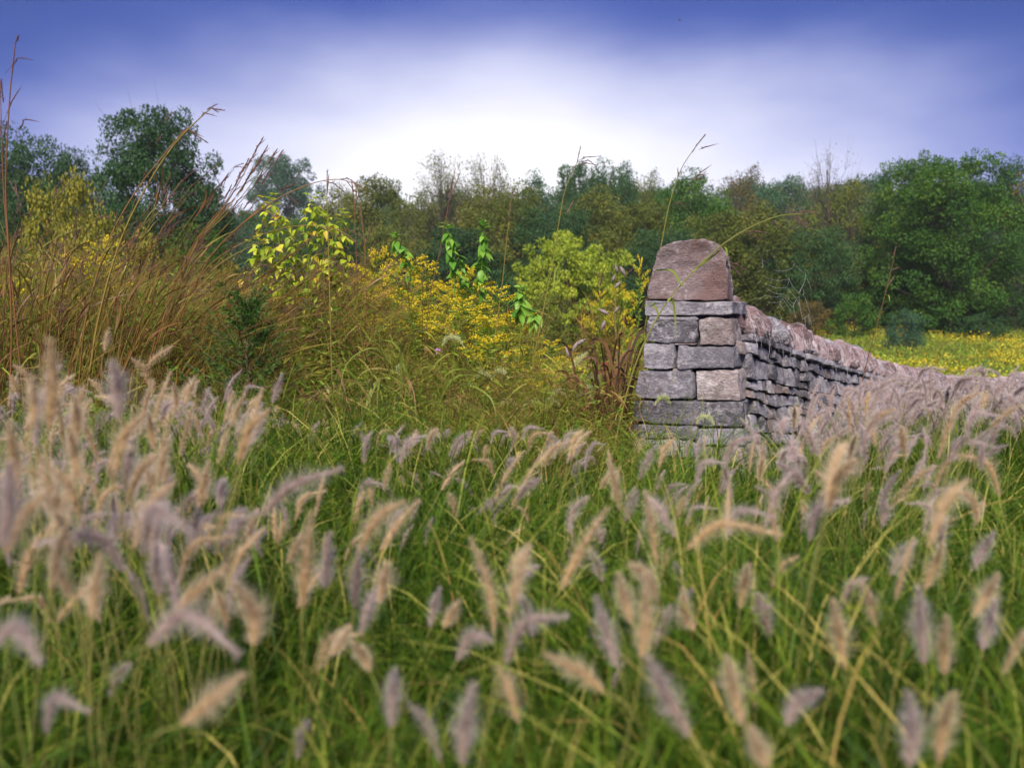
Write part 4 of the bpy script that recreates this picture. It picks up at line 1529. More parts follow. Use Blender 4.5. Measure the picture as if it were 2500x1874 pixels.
stalk(S3, [(1480, 1180), (1530, 960), (1572, 840), (1628, 738), (1692, 664), (1755, 604), (1830, 556), (1900, 528), (1960, 522)], 3.95,
      [[(1940, 522), (1965, 516), (2004, 520)], [(1930, 524), (1962, 540), (1990, 562)], [(1935, 524), (1955, 545), (1972, 562)], [(1880, 534), (1895, 548), (1912, 558)], [(1820, 562), (1850, 566), (1876, 569)], [(1815, 564), (1838, 574), (1866, 590)], [(1778, 640), (1800, 646), (1830, 665)], [(1776, 640), (1796, 658), (1812, 678)]],
      [[(1628, 738), (1640, 728), (1648, 770), (1650, 832)], [(1690, 664), (1720, 640), (1750, 618), (1762, 606)], [(1628, 738), (1596, 742), (1575, 745), (1566, 765)], [(1755, 604), (1772, 606), (1776, 630)], [(1600, 660), (1640, 660), (1660, 690), (1668, 700)], [(1575, 745), (1600, 750), (1612, 790)]], rad=.0030, tint=1.0)
S4 = thing('seed_stalk', 'lone thin reddish stalk standing over the coping at right', 'grass stalk', at_ground(2118, 6.0))
stalk(S4, [(2105, 930), (2125, 850), (2150, 760), (2168, 690), (2180, 640), (2186, 604)], 6.0, [[(2182, 625), (2188, 600)], [(2165, 700), (2185, 672)], [(2176, 660), (2196, 652)]], [[(2160, 720), (2170, 722), (2172, 738)]], rad=.0026, tint=.15)
S5 = thing('seed_stalk', 'slender olive stalk behind the sapling shoots', 'grass stalk', at_ground(1215, 5.6))
stalk(S5, [(1190, 1000), (1205, 850), (1225, 700), (1240, 560), (1250, 470)], 5.6, [[(1242, 540), (1252, 462)]], rad=.0026, tint=.6)
S6 = thing('seed_stalk', 'purple tipped stalk leaning between the two sapling shoots', 'grass stalk', at_ground(1045, 5.6))
stalk(S6, [(1030, 980), (1045, 760), (1068, 640), (1095, 500), (1112, 410)], 5.6, [[(1092, 520), (1106, 430)], [(1098, 490), (1124, 420)], [(1068, 640), (1080, 600)]], rad=.0026, tint=.1)


# ------------------------------------------------------------------ goldenrod
def goldenrod_meshes(seed, H=1.25, big=1.0):
    r = np.random.default_rng(seed)
    g = Geo()
    tip = np.array((r.normal(.08, .06), r.normal(0, .06), H))
    C = qbez((0, 0, 0), (0, 0, H * .6), tip, 14)
    tubes(g, C, np.linspace(.0042, .0014, 14)[None], 5, tint=.3)
    stem = g.mesh('stem', [M['goldenleaf']])
    g = Geo()
    m = 170
    f = r.uniform(.15, .97, m) * 12.99
    fi = f.astype(int)
    p0 = C[0][fi] + (C[0][fi + 1] - C[0][fi]) * (f - fi)[:, None]
    a = r.uniform(0, 6.28, m)
    d = np.stack((np.cos(a), np.sin(a), r.uniform(-.1, .6, m)), 1)
    leaves(g, p0, d, r.uniform(.05, .11, m), r.uniform(.009, .015, m))
    lv = g.mesh('leaves', [M['goldenleaf']], smooth=False)
    g = Geo()
    nb = int(14 * big)
    f = r.uniform(.72, 1.0, nb)
    for ff_ in f:
        k = ff_ * 12.99
        i = int(k)
        p0 = C[0][i] + (C[0][i + 1] - C[0][i]) * (k - i)
        a = r.uniform(0, 6.28)
        ln = (1.08 - ff_) * 0.55 * big + .04
        d = np.array((math.cos(a), math.sin(a), .55))
        B = qbez(p0, p0 + d * ln * .7, p0 + d * ln * np.array((1.15, 1.15, .75)), 10)
        tubes(g, B, .0010, 3, mat=1)
        n = int(46 * (ln / .14) ** .5)
        q = r.uniform(.15, 1, n) * 8.99
        qi = q.astype(int)
        pp_ = B[0][qi] + (B[0][qi + 1] - B[0][qi]) * (q - qi)[:, None] + r.normal(0, .006, (n, 3)) + np.array((0, 0, .006))
        leaves(g, pp_, r.normal(size=(n, 3)) + np.array((0, 0, 1.2)), r.uniform(.009, .017, n), r.uniform(.008, .013, n))
    fl = g.mesh('flower_head', [M['goldenrod'], M['goldenleaf']], smooth=False)
    return stem, lv, fl


GR = [goldenrod_meshes(60 + i, 1.25, b_) for i, b_ in enumerate((1.0, 1.25, .8, 1.1, .9))]
GOLD = [  # u, v of the top, Y, where
    (1018, 640, 6.6, 'tallest goldenrod, under the upright sapling shoots'), (985, 668, 6.3, 'goldenrod with broad head left of the tallest one'), (1060, 690, 6.2, 'goldenrod in the middle of the yellow bank, front row'),
    (1105, 668, 6.6, 'goldenrod beneath the left sapling shoot'), (1150, 660, 6.7, 'goldenrod beneath the right sapling shoot'), (1180, 700, 6.3, 'goldenrod full of flower right of the bank centre'),
    (1215, 715, 6.2, 'goldenrod beside the pale sapling leaves, bowed head'), (1240, 770, 6.0, 'goldenrod on the sloping right shoulder of the bank'), (1270, 795, 6.2, 'goldenrod low on the right shoulder of the bank'),
    (1300, 850, 6.0, 'goldenrod at the right foot of the bank'), (1325, 905, 5.8, 'short goldenrod at the lowest right end of the bank'), (1130, 740, 5.8, 'goldenrod half way down the bank, centre'),
    (1195, 775, 5.8, 'goldenrod half way down the bank, right of centre'), (1080, 770, 5.7, 'goldenrod low in the bank above the nodding foxtail'), (1010, 730, 5.8, 'goldenrod low in the bank at its left'),
    (1255, 860, 5.6, 'goldenrod with amber heads above the foxtails'), (1310, 940, 5.4, 'small amber goldenrod just above the foxtails'), (1225, 905, 5.5, 'small goldenrod nearest the foxtail group'),
    (893, 615, 6.4, 'lone goldenrod under the arching bluestem tips'), (905, 690, 6.2, 'goldenrod left of the bank among reddish grass'), (945, 720, 6.0, 'goldenrod between reddish grass and the bank'),
    (800, 672, 6.0, 'goldenrod under the pale compound leaves'), (830, 790, 5.5, 'small goldenrod low among the dry stems'), (880, 780, 5.4, 'small goldenrod right of the one in dry stems'),
    (1575, 640, 4.95, 'goldenrod spike touching the left edge of the pier cap'), (1528, 708, 5.0, 'drooping goldenrod two hands left of the pier slab'),
    (1480, 728, 5.1, 'small goldenrod head beside the dried pods'), (1545, 778, 4.9, 'lowest goldenrod beside the pier'), (210, 590, 5.6, 'dim goldenrod within the orange bluestem clump'),
    (45, 690, 5.4, 'dim goldenrod at the left frame edge'), (250, 640, 5.5, 'goldenrod behind the orange bluestem clump'), (1345, 840, 7.0, 'goldenrod right beyond the bank in the bright gap'),
    (1390, 870, 7.5, 'goldenrod in the bright gap under the lime bush'), (1165, 830, 5.5, 'goldenrod at the front of the bank above thistles'), (1120, 700, 6.9, 'goldenrod at the back of the bank between the shoots'),
    (1045, 655, 7.0, 'goldenrod at the back of the bank, left shoot side'), (1085, 700, 7.2, 'goldenrod deep in the bank behind its centre'), (1200, 740, 7.0, 'goldenrod deep in the bank on its right'), (965, 640, 7.2, 'goldenrod at the back left end of the bank'),
]
for i, (u, v, Y, lb) in enumerate(GOLD):
    st, lv, fl = GR[i % 5]
    x, y, z0 = at_ground(u, Y)
    h = P(u, v, Y)[2] - z0
    t = thing('goldenrod', lb, 'goldenrod', (x - .05, y, z0), rng.uniform(-.6, .6), 'goldenrod plants left of the pier')
    sx = min(1.0, .55 + h * .4) * (0.40 if u > 1440 else 1.1)
    t.scale = (sx, sx, h / 1.25)
    obj('stem', st, t)
    obj('leaves', lv, t)
    obj('flower_head', fl, t)


# ------------------------------------------------------------------ leafy saplings: each leaf a part
def leaf_mesh(name, L_=0.10, W_=0.045, mat=None, droop=0.3):
    n = 6
    t = np.linspace(0, 1, n + 1)
    w = np.sin(np.pi * t ** 0.8) * W_ / 2 * (1 - .15 * t)
    w[-1] = 0.0004
    w[0] = .0012
    z = -droop * L_ * t ** 2
    V = []
    for i in range(n + 1):
        V += [(t[i] * L_, -w[i], z[i] + w[i] * .35), (t[i] * L_, 0, z[i]), (t[i] * L_, w[i], z[i] + w[i] * .35)]
    F = []
    for i in range(n):
        a = i * 3
        F += [(a, a + 3, a + 4, a + 1), (a + 1, a + 4, a + 5, a + 2)]
    return new_mesh(name, np.array(V), [np.array(F)], [mat], {'tint': np.full(len(V), .5), 'along': np.repeat(t, 3)})


M['sapling1'] = leaf_mat('sapling_leaf_fresh', ((0, (0.08, 0.25, 0.025)), (1, (0.29, 0.50, 0.07))), .5, .4, objvar=1.0)
M['lime1'] = leaf_mat('yellowing_leaf', ((0, (0.20, 0.32, 0.02)), (.5, (0.42, 0.50, 0.03)), (.85, (0.62, 0.62, 0.07)), (1, (.62, .33, .04))), .5, .5, objvar=1.0)
LEAF_A = leaf_mesh('leaf', .088, .046, M['sapling1'])
LEAF_B = leaf_mesh('leaf', .062, .036, M['lime1'])


def shoot(pts, Y, label, leaf, n, lsc, name='sapling', cat='sapling', spread=1.0, fmin=0.35, group=None, droop=True):
    w = [P(u, v, Y) for u, v in pts]
    x, y = w[0][0], w[0][1]
    z0 = float(T(x, y))
    t = thing(name, label, cat, (x, y, z0), 0, group)
    org = np.array((x, y, z0))
    C = spline([np.zeros(3)] + [p - org for p in w], 24)
    g = Geo()
    tubes(g, C[None], np.linspace(.006, .0018, 24)[None], 5, tint=.4)
    obj('stem', g.mesh('stem', [M['goldenleaf']]), t)
    gp = Geo()
    whorl = 3 if name == 'sumac_sprout' else 1
    n = n if whorl == 3 else int(n * 1.8)
    for i in range(n // whorl):
        f = fmin + (1 - fmin) * (i + .5) / (n // whorl)
        k = f * 22.99
        j = int(k)
        p = C[j] + (C[j + 1] - C[j]) * (k - j)
        a = i * 2.4 + rng.normal(0, .3)
        if whorl > 1:
            e = p + np.array((math.cos(a), math.sin(a), .25)) * rng.uniform(.03, .15) * (1.25 - f)*1.6
            tubes(gp, qbez(p, (p + e) / 2 + np.array((0, 0, .015)), e, 5), .0012, 3)
        else:
            e = p
        for w_i in range(whorl):
            o = obj('leaf', leaf, t, loc=tuple(e))
            s = lsc * rng.uniform(.7, 1.25) * (1.0 if f < .9 else .7)
            o.scale = (s, s * rng.uniform(.85, 1.1), s)
            o.rotation_euler = (rng.normal(0, .45), rng.uniform(.0, 1.1) if droop and f < .93 else -.5, a + (w_i - 1) * 1.3 * (whorl > 1) + rng.normal(0, .3))
    if gp.n:
        obj('leaf_stalks', gp.mesh('leaf_stalks', [M['goldenleaf']]), t)['kind'] = 'stuff'
    return t


shoot([(1105, 860), (1110, 700), (1098, 600), (1090, 548)], 6.2, 'bright green leafy shoot, left of the tall pair above goldenrod', LEAF_A, 22, 1.0, fmin=.55)
shoot([(1165, 860), (1172, 720), (1178, 620), (1180, 540)], 6.2, 'bright green leafy shoot, right and fullest of the tall pair', LEAF_A, 30, 1.05, fmin=.5)
shoot([(1120, 860), (1140, 740), (1128, 660), (1112, 600)], 6.3, 'green leafy shoot between the tall pair and lower', LEAF_A, 14, .9, fmin=.6)
shoot([(1010, 820), (1008, 720), (985, 620), (958, 572)], 6.1, 'dark green leafy shoot bending left over the goldenrod', LEAF_A, 18, 1.0, fmin=.6)
shoot([(1265, 900), (1272, 800), (1268, 740), (1270, 700)], 5.9, 'broad leaved sapling on the right shoulder of the goldenrod', LEAF_A, 18, 1.1, fmin=.6)
shoot([(1300, 900), (1305, 820), (1308, 780), (1306, 760)], 5.9, 'low drooping sapling right of the goldenrod bank', LEAF_A, 10, 1.1, fmin=.7)
for pts, lb, n in ((((700, 800), (690, 660), (676, 560), (655, 480)), 'lime leaved sprout, leftmost, rising under the arching stalks', 40), (((740, 800), (752, 660), (765, 560), (772, 475)), 'lime leaved sprout with nodding top in front of hazy tree', 40),
                   (((770, 800), (790, 680), (820, 590), (845, 515)), 'lime leaved sprout bending right beside purple seed spikes', 34), (((660, 820), (650, 720), (640, 640), (630, 585)), 'low lime leaved sprout at the left of the yellow patch', 34),
                   (((720, 820), (715, 740), (705, 660), (700, 600)), 'low bushy lime sprout in the middle of the yellow patch', 38), (((800, 820), (808, 740), (815, 680), (822, 620)), 'low lime sprout at the right of the yellow patch', 30)):
    shoot(pts, 5.7, lb, LEAF_B, n * 3, .95, 'sumac_sprout', 'sprout', fmin=.5, group='lime leaved sprouts')

# ------------------------------------------------------------------ cedar sapling
cx0 = at_ground(600, 4.5)
cz_h = P(600, 725, 4.5)[2] - cx0[2]
ced = thing('cedar_sapling', 'dark green feathery cedar sapling among the dry grass', 'cedar', cx0)
g = Geo()
tubes(g, spline([(0, 0, 0), (.02, 0, .4), (-.01, .02, .8), (.01, 0, cz_h)], 12)[None], np.linspace(.014, .003, 12)[None], 6)
obj('trunk', g.mesh('trunk', [M['twig']]), ced)
g = Geo()
gb = Geo()
for i in range(150):
    z = rng.uniform(.10, cz_h * .97)
    ln = (0.46 * (1 - (z / cz_h) ** 1.2) + .09) * rng.uniform(.5, 1.1)
    a = rng.uniform(0, 6.28)
    d = np.array((math.cos(a), math.sin(a), rng.uniform(.25, .8)))
    B = qbez((0, 0, z), np.array((0, 0, z)) + d * ln * .5, np.array((0, 0, z)) + d * ln + np.array((0, 0, .05)), 6)
    tubes(gb, B, np.linspace(.0025, .0008, 6)[None], 3)
    n = 36
    q = rng.uniform(.15, 1, n) * 4.99
    qi = q.astype(int)
    p = B[0][qi] + (B[0][qi + 1] - B[0][qi]) * (q - qi)[:, None]
    leaves(g, p, norm(d) + rng.normal(0, .55, (n, 3)), rng.uniform(.022, .052, n), rng.uniform(.005, .009, n))
obj('branches', gb.mesh('branches', [M['twig']]), ced)
obj('crown', g.mesh('crown', [M['cedar']], smooth=False), ced)


# ------------------------------------------------------------------ broad curling blades
def ribbon_clump(u, Y, label, n, h0, h1, mat, wid=.007, spread=.06, name='curling_grass', curl=.6, seeds=None):
    t = thing(name, label, 'grass clump', at_ground(u, Y), 0, 'clumps of broad curling grass')
    for i in range(n):
        g = Geo()
        b0 = np.array((rng.normal(0, spread), rng.normal(0, spread), 0))
        h = rng.uniform(h0, h1)
        a = rng.uniform(0, 6.28)
        d = np.array((math.cos(a), math.sin(a), 0)) * (.45 if name == 'withered_grass' else 1.0)
        pts = [b0, b0 + d * .10 * h + np.array((0, 0, .55 * h)), b0 + d * (.28 * h) + np.array((0, 0, .92 * h)), b0 + d * (.48 + .2 * curl) * h + np.array((0, 0, h * (1 - .22 * curl))), b0 + d * (.58 + .2 * curl) * h + np.array((0, 0, h * (1 - .65 * curl)))]
        C = spline(pts, 18)
        w = np.sin(np.linspace(.9, np.pi - .03, 18)) * wid * rng.uniform(.7, 1.3)
        ribbons(g, C[None], w[None], twist=2.6)
        obj('blade', g.mesh('blade', [M[mat]]), t)
    return t


for u, Y, lb, n, h0, h1 in ((760, 4.5, 'tan curling grass right of the cedar', 16, .45, .8), (850, 4.4, 'brown and green curling grass below the dry stems', 20, .45, .8), (935, 4.5, 'yellowish curling grass below the left end of the goldenrod', 18, .45, .82),
                            (1010, 4.6, 'curling grass with one tall bent blade below the thistles', 14, .5, .95), (690, 4.6, 'thin curling grass at the cedar foot', 12, .35, .6), (1180, 4.7, 'green curling grass left of the foxtails', 12, .3, .6),
                            (1340, 4.6, 'curling grass between foxtails and brown blades', 12, .3, .6), (330, 4.2, 'dry curling grass at the foot of the reddish bluestem', 18, .35, .65), (430, 4.2, 'dry curling grass left of the cedar', 14, .3, .6)):
    ribbon_clump(u, Y, lb, n, h0, h1, 'ribbon')
for u, Y, lb, n, h0, h1 in ((1480, 4.55, 'dark brown withered blades beside the rusty iron post', 40, .5, 1.0), (1518, 4.55, 'brown and green withered blades against the pier edge', 26, .45, .95), (1440, 4.6, 'withered red brown blades left of the rusty iron post', 14, .35, .8), (860, 4.15, 'dark withered blades in front of the curling grass', 14, .3, .55)):
    ribbon_clump(u, Y, lb, n, h0, h1, 'brownblade', .0075, .05, 'withered_grass', .15)

# ------------------------------------------------------------------ dried pods, iron post, thistles, small flowers
def pod_mesh(L_=.085, W_=.028):
    n, k = 9, 7
    t = np.linspace(0, 1, n)
    w = np.sin(np.pi * np.clip(t, .03, .985) ** .75) * W_ / 2
    V = [(w[i] * math.cos(j * 2 * math.pi / k) * (1 + .12 * math.sin(i * 3 + j)), w[i] * math.sin(j * 2 * math.pi / k), t[i] * L_) for i in range(n) for j in range(k)]
    F = [(i * k + j, i * k + (j + 1) % k, i * k + k + (j + 1) % k, i * k + k + j) for i in range(n - 1) for j in range(k)]
    return new_mesh('pod', np.array(V), [np.array(F)], [M['pod']])


POD = pod_mesh()


def pod_plant(base_u, Y, stem, pods, label):
    t = thing('milkweed', label, 'milkweed', at_ground(base_u, Y), 0, 'dried milkweed plants')
    o = np.array(t.location)
    g = Geo()
    C = spline([np.zeros(3)] + [P(u, v, Y) - o for u, v in stem], 20)
    tubes(g, C[None], np.linspace(.006, .003, 20)[None], 5)
    obj('stem', g.mesh('stem', [M['twig']]), t)
    for u, v, ang, s in pods:
        p = obj('pod', POD, t, loc=tuple(P(u, v, Y) - o))
        p.rotation_euler = (rng.normal(0, .3), R(ang), 0)
        p.scale = (s, s, s)


pod_plant(1400, 5.0, [(1405, 980), (1402, 900), (1398, 850)], [(1404, 842, 62, 1.0), (1398, 856, 30, .9), (1388, 872, -10, .95), (1402, 905, 190, .5)], 'dried milkweed with grey pods in the bright gap')
pod_plant(1500, 4.9, [(1506, 900), (1502, 780), (1503, 690)], [(1494, 690, 20, .75), (1500, 702, 50, .8), (1508, 668, -20, .8), (1514, 650, 150, .9), (1486, 768, -60, .9), (1478, 782, 200, .9), (1500, 765, 30, .7)], 'dark dried milkweed with pods close left of the pier')

ip = thing('iron_post', 'rusty red iron post stub hidden in withered grass left of the pier', 'iron post', at_ground(1482, 4.75))
io = np.array(ip.location)
topz = P(1482, 884, 4.75)[2] - io[2]


def boxm(name, sx, sy, sz, mat, bev=.003):
    me = bpy.data.meshes.new(name)
    bm = bmesh.new()
    bmesh.ops.create_cube(bm, size=1)
    bmesh.ops.scale(bm, vec=(sx, sy, sz), verts=bm.verts)
    bmesh.ops.bevel(bm, geom=bm.edges[:], offset=bev, segments=2, affect='EDGES')
    bm.to_mesh(me)
    bm.free()
    me.materials.append(mat)
    return me


obj('shaft', boxm('shaft', .035, .022, topz - .04, M['rust']), ip, loc=(0, 0, (topz - .04) / 2))
obj('head', boxm('head', .055, .040, .028, M['rust']), ip, loc=(0, 0, topz - .014))
g = Geo()
a = np.linspace(-.3, 2.7, 14)
tubes(g, np.stack((-.03 - .03 * np.sin(a), np.full(14, -.012), topz - .10 + .045 * np.cos(a)), 1)[None], .005, 6)
obj('hook', g.mesh('hook', [M['rust']]), ip)


def thistle(u, v, Y, s, label):
    t = thing('thistle', label, 'thistle', at_ground(u, Y), 0, 'small pink thistles')
    o = np.array(t.location)
    c = P(u, v, Y) - o
    g = Geo()
    tubes(g, spline([np.zeros(3), c * np.array((.6, .6, .55)), c], 10)[None], np.linspace(.003, .0018, 10)[None], 4)
    obj('stem', g.mesh('stem', [M['goldenleaf']]), t)
    g = Geo()
    n = 70
    d = norm(rng.normal(size=(n, 3)) + np.array((0, 0, 1.1)))
    leaves(g, np.repeat(c[None], n, 0), d, .020 * s * rng.uniform(.8, 1.2, n), .004 * s)
    obj('flower', g.mesh('flower', [M['thistle']], smooth=False), t)
    g = Geo()
    n = 30
    d = norm(rng.normal(size=(n, 3)) + np.array((0, 0, -.6)))
    leaves(g, np.repeat(c[None], n, 0), d, .010 * s, .006 * s)
    obj('calyx', g.mesh('calyx', [M['goldenleaf']], smooth=False), t)


thistle(1069, 858, 5.0, 1.1, 'pink thistle flower just left of the tall nodding foxtail')
thistle(1000, 948, 4.8, .7, 'small pink thistle low among the curling blades')
thistle(1048, 974, 4.8, .7, 'small pink thistle, lowest, near the foxtails')
fl = thing('orange_flower', 'tiny orange flower at the foot of the cedar sapling', 'flower', at_ground(625, 4.3))
o_ = np.array(fl.location)
c = P(625, 985, 4.3) - o_
g = Geo()
tubes(g, spline([np.zeros(3), c * .6, c], 8)[None], .0015, 4)
obj('stem', g.mesh('stem', [M['goldenleaf']]), fl)
g = Geo()
a = np.arange(6) * math.pi / 3
leaves(g, np.repeat(c[None], 6, 0), np.stack((np.cos(a), -.5 + 0 * a, np.sin(a)), 1), .016, .014, up=np.tile((0., -1., .2), (6, 1)))
obj('petals', g.mesh('petals', [M['orange']], smooth=False), fl)

# a bird far off in the sky
bp_ = P(1660, 50, 90)
g = Geo()
tubes(g, spline([(-.17, 0, -.06), (-.05, 0, 0), (.1, 0, .05), (.2, 0, .09)], 9)[None], (np.array((.01, .03, .05, .055, .055, .05, .04, .03, .006)))[None], 6)
leaves(g, np.array(((0., 0., .02), (0., 0., .02))), np.array(((-.5, .8, .25), (-.5, -.8, .25))), .34, .12, up=np.tile((0., 0., 1.), (2, 1)))
tag(obj('bird', g.mesh('bird', [M['bird']]), loc=tuple(bp_)), 'tiny bird gliding high in the sky above the pier', 'bird')

# ------------------------------------------------------------------ grass
def grass_kit(seed, n=85, h0=.22, h1=.55, wid=.0024, arch=.35):
    r = np.random.default_rng(seed)
    g = Geo()
    a = r.uniform(0, 6.28, n)
    b0 = np.stack((r.normal(0, .05, n), r.normal(0, .05, n), np.zeros(n)), 1)
    h = r.uniform(h0, h1, n)
    out = np.stack((np.cos(a), np.sin(a), np.zeros(n)), 1) * (h * r.uniform(.1, 1.0, n) * arch)[:, None] + np.array((.05, 0, 0)) * h[:, None]
    z = np.array((0, 0, 1.0)) * h[:, None]
    dro = r.uniform(.55, 1.0, n)[:, None]
    C = qbez(b0, b0 + out * .25 + z * .8, b0 + out * 1.3 + z * dro, 7)
    ribbons(g, C, (np.array((.8, 1, 1, .9, .7, .45, .05)) * wid)[None] * r.uniform(.7, 1.4, n)[:, None], twist=1.2)
    return g.mesh('grass_kit', [M['grass']])


def grass_patch(seed, nt=34, per=60):
    """A round patch of about half a metre, many tufts of arching blades."""
    r = np.random.default_rng(seed)
    g = Geo()
    for q in range(nt):
        a0, rr0 = r.uniform(0, 6.28), .46 * math.sqrt(r.random())
        c = np.array((math.cos(a0) * rr0, math.sin(a0) * rr0, 0))
        n = int(per * r.uniform(.7, 1.3))
        hs = r.uniform(.72, 1.25)
        ln = np.array((r.normal(.10, .12), r.normal(0, .12), 0))
        a = r.uniform(0, 6.28, n)
        b0 = c + np.stack((r.normal(0, .045, n), r.normal(0, .045, n), np.zeros(n)), 1)
        h = (.20 + .58 * r.random(n) ** 1.3) * hs
        out = np.stack((np.cos(a), np.sin(a), np.zeros(n)), 1) * (h * r.uniform(.1, 1.0, n) * r.uniform(.22, .55))[:, None] + ln * h[:, None]
        z = np.array((0, 0, 1.0)) * h[:, None]
        C = qbez(b0, b0 + out * .25 + z * .8, b0 + out * 1.35 + z * r.uniform(.5, 1.0, (n, 1)), 6)
        tt = np.clip(r.normal(r.uniform(.12, .52), .2, n), 0, .80)
        dead = r.random(n) < .10
        tt[dead] = r.uniform(.78, 1, dead.sum())
        ribbons(g, C, (np.array((.8, 1, 1, .85, .55, .05)) * .0016)[None] * r.uniform(.5, 1.7, n)[:, None], tint=tt, twist=1.2)
    return g.mesh('grass_kit', [M['grass']])


def in_wall(x, y, m=0.05):
    s = (x - W0[0]) * WD[0] + (y - W0[1]) * WD[1]
    d = (x - W0[0]) * WD[1] - (y - W0[1]) * WD[0]
    return (s > -0.15 - m) and (-0.50 - m < d < 0.42 + m)


kit = [grass_patch(171 + i) for i in range(7)] + [grass_kit(71), grass_kit(72, 85, .25, .62, .0022, .5), grass_kit(74, 95, .28, .60, .0020, .3)]
pp, ro, sc_, ix = [], [], [], []
yy = 0.15
while yy < 11:
    xx = -.80 * (yy + .6)
    while xx < .80 * (yy + .6):
        x, y = xx + rng.normal(0, .06), yy + rng.normal(0, .06)
        xx += .47
        if in_wall(x, y, .40):
            for j in range(22):
                x2, y2 = x + rng.uniform(-.3, .3), y + rng.uniform(-.3, .3)
                if not in_wall(x2, y2, .03):
                    pp.append((x2, y2, float(T(x2, y2)) - .01))
                    ro.append((rng.normal(0, .1), rng.normal(.05, .1), rng.uniform(0, 6.28)))
                    w = rng.uniform(.8, 1.2)
                    sc_.append((w, w, w * rng.uniform(.5, .8)))
                    ix.append(rng.integers(7, 10))
            continue
        tuft = mnoise.noise(Vector((x * .9, y * .9, 4.0)))
        pp.append((x, y, float(T(x, y)) - .01))
        ro.append((rng.normal(0, .06), rng.normal(.03, .06), rng.uniform(0, 6.28)))
        hh = (1.0 + .30 * tuft) * (1.0 + .16 * max(0, min(y - 2.8, 1.4)) * (x > 1.2)) * rng.uniform(.85, 1.1) * (1.08 if x < -.5 and y < 3 else 1.0)
        hh *= .70 if y < 1.3 else .80 if y < 2.0 else (.66 if .25 < x < 2.0 and y > 2.2 else .84)
        sc_.append((1, 1, hh))
        ix.append(rng.integers(0, 7))
    yy += .45
scatter('meadow_grass', kit, pp, ro, sc_, ix, 'green arching fountain grass blades filling the near meadow', 'grass')
print('grass instances', len(pp))


# ------------------------------------------------------------------ plumes
def plume_mesh(curve, rad, mat, n=900, seed=0, bw=0.00042, name='plume'):
    """curve (S,3) from base to tip; a bottlebrush of fine bristles round a seedy core."""
    r = np.random.default_rng(seed)
    S = len(curve)
    g = Geo()
    t = tang(curve[None])[0]
    prof = np.sin(np.pi * (0.07 + 0.90 * np.linspace(0, 1, S)) ** .85)
    prof = np.clip(prof, .12, 1)
    tubes(g, curve[None], (prof * rad * .15)[None], 5, tint=.35)
    L_ = np.linalg.norm(np.diff(curve, axis=0), axis=1).sum()
    # seeds
    m = n // 3
    f = r.uniform(0, 1, m) * (S - 1.01)
    i = f.astype(int)
    p = curve[i] + (curve[i + 1] - curve[i]) * (f - i)[:, None]
    rd = norm(r.normal(size=(m, 3)))
    rd = norm(rd - t[i] * np.sum(rd * t[i], 1, keepdims=True))
    pr = np.interp(f, np.arange(S), prof)[:, None]
    leaves(g, p + rd * rad * .14 * pr, t[i] * 1.1 + rd * .75, rad * .45 * np.maximum(pr[:, 0], .35), rad * .13, r.uniform(0, 1, m))
    g.A[-1] = g.A[-1] * .2
    # bristles: one thin face each
    f = r.uniform(0, 1, n) * (S - 1.01)
    i = f.astype(int)
    p = curve[i] + (curve[i + 1] - curve[i]) * (f - i)[:, None]
    rd = norm(r.normal(size=(n, 3)))
    rd = norm(rd - t[i] * np.sum(rd * t[i], 1, keepdims=True))
    pr = np.interp(f, np.arange(S), prof)[:, None]
    d = norm(t[i] * r.uniform(.15, .95, (n, 1)) + rd)
    ln = rad * 1.30 * np.maximum(pr, .35) * r.uniform(.3, 1.6, (n, 1))
    sd_ = norm(np.cross(d, r.normal(size=(n, 3)))) * bw
    V = np.stack((p - sd_, p + sd_, p + d * ln), 1).reshape(-1, 3)
    g.add(V, np.arange(n * 3).reshape(n, 3), np.repeat(r.uniform(0, 1, n), 3), np.tile((.15, .15, 1.0), n))
    return g.mesh(name, [M[mat]], smooth=False)


def stem_mesh(C, r0=.0016):
    g = Geo()
    tubes(g, C[None], np.linspace(r0, r0 * .7, len(C))[None], 4)
    return g.mesh('stem', [M['stem']])


PLUMES = []            # (object, u, v, colour, pose, Y) for the labels


def pose_of(b, t):
    (u0, v0), (u1, v1) = pix(b), pix(t)
    if v1 > v0 - 12:
        return 'arched over'
    a = math.degrees(math.atan2(u1 - u0, v0 - v1))
    return 'leaning right' if a > 16 else 'leaning left' if a < -16 else 'upright'


def hero_plume(b, m, t, Y, colr, w=1.0):
    f = 2500 / 2212
    pb, pm, pt = P(b[0] * f, b[1] * f, Y), P(m[0] * f, m[1] * f, Y + .01), P(t[0] * f, t[1] * f, Y - .01)
    L_ = np.linalg.norm(pm - pb) + np.linalg.norm(pt - pm)
    d0 = norm(pm - pb)
    gx_ = pb[0] - d0[0] * .22 + rng.normal(0, .03)
    gy_ = Y + rng.uniform(.0, .12)
    z0 = float(T(gx_, gy_))
    org = np.array((gx_, gy_, z0))
    th = thing('fountain_grass_plume', '', 'grass plume', org, 0, 'fountain grass plumes')
    C = spline([pb - org, pm - org, pt - org], 18)
    n = 1000
    obj('plume', plume_mesh(C, .0185 * w * min(1.15, .55 + L_ / .25), 'plume_' + colr, n, int(abs(b[0] * 7 + b[1])), .00032), th)
    q = pb - org
    d1 = norm(C[1] - C[0])
    S_ = spline([np.zeros(3), np.array((q[0] * .25, q[1] * .3, q[2] * .5)), q - d1 * .05, q], 14)
    obj('stem', stem_mesh(S_), th)
    u, v = pix((pb + pm + pt) / 3)
    PLUMES.append((th, u, v, colr, pose_of(pb, pt), Y))


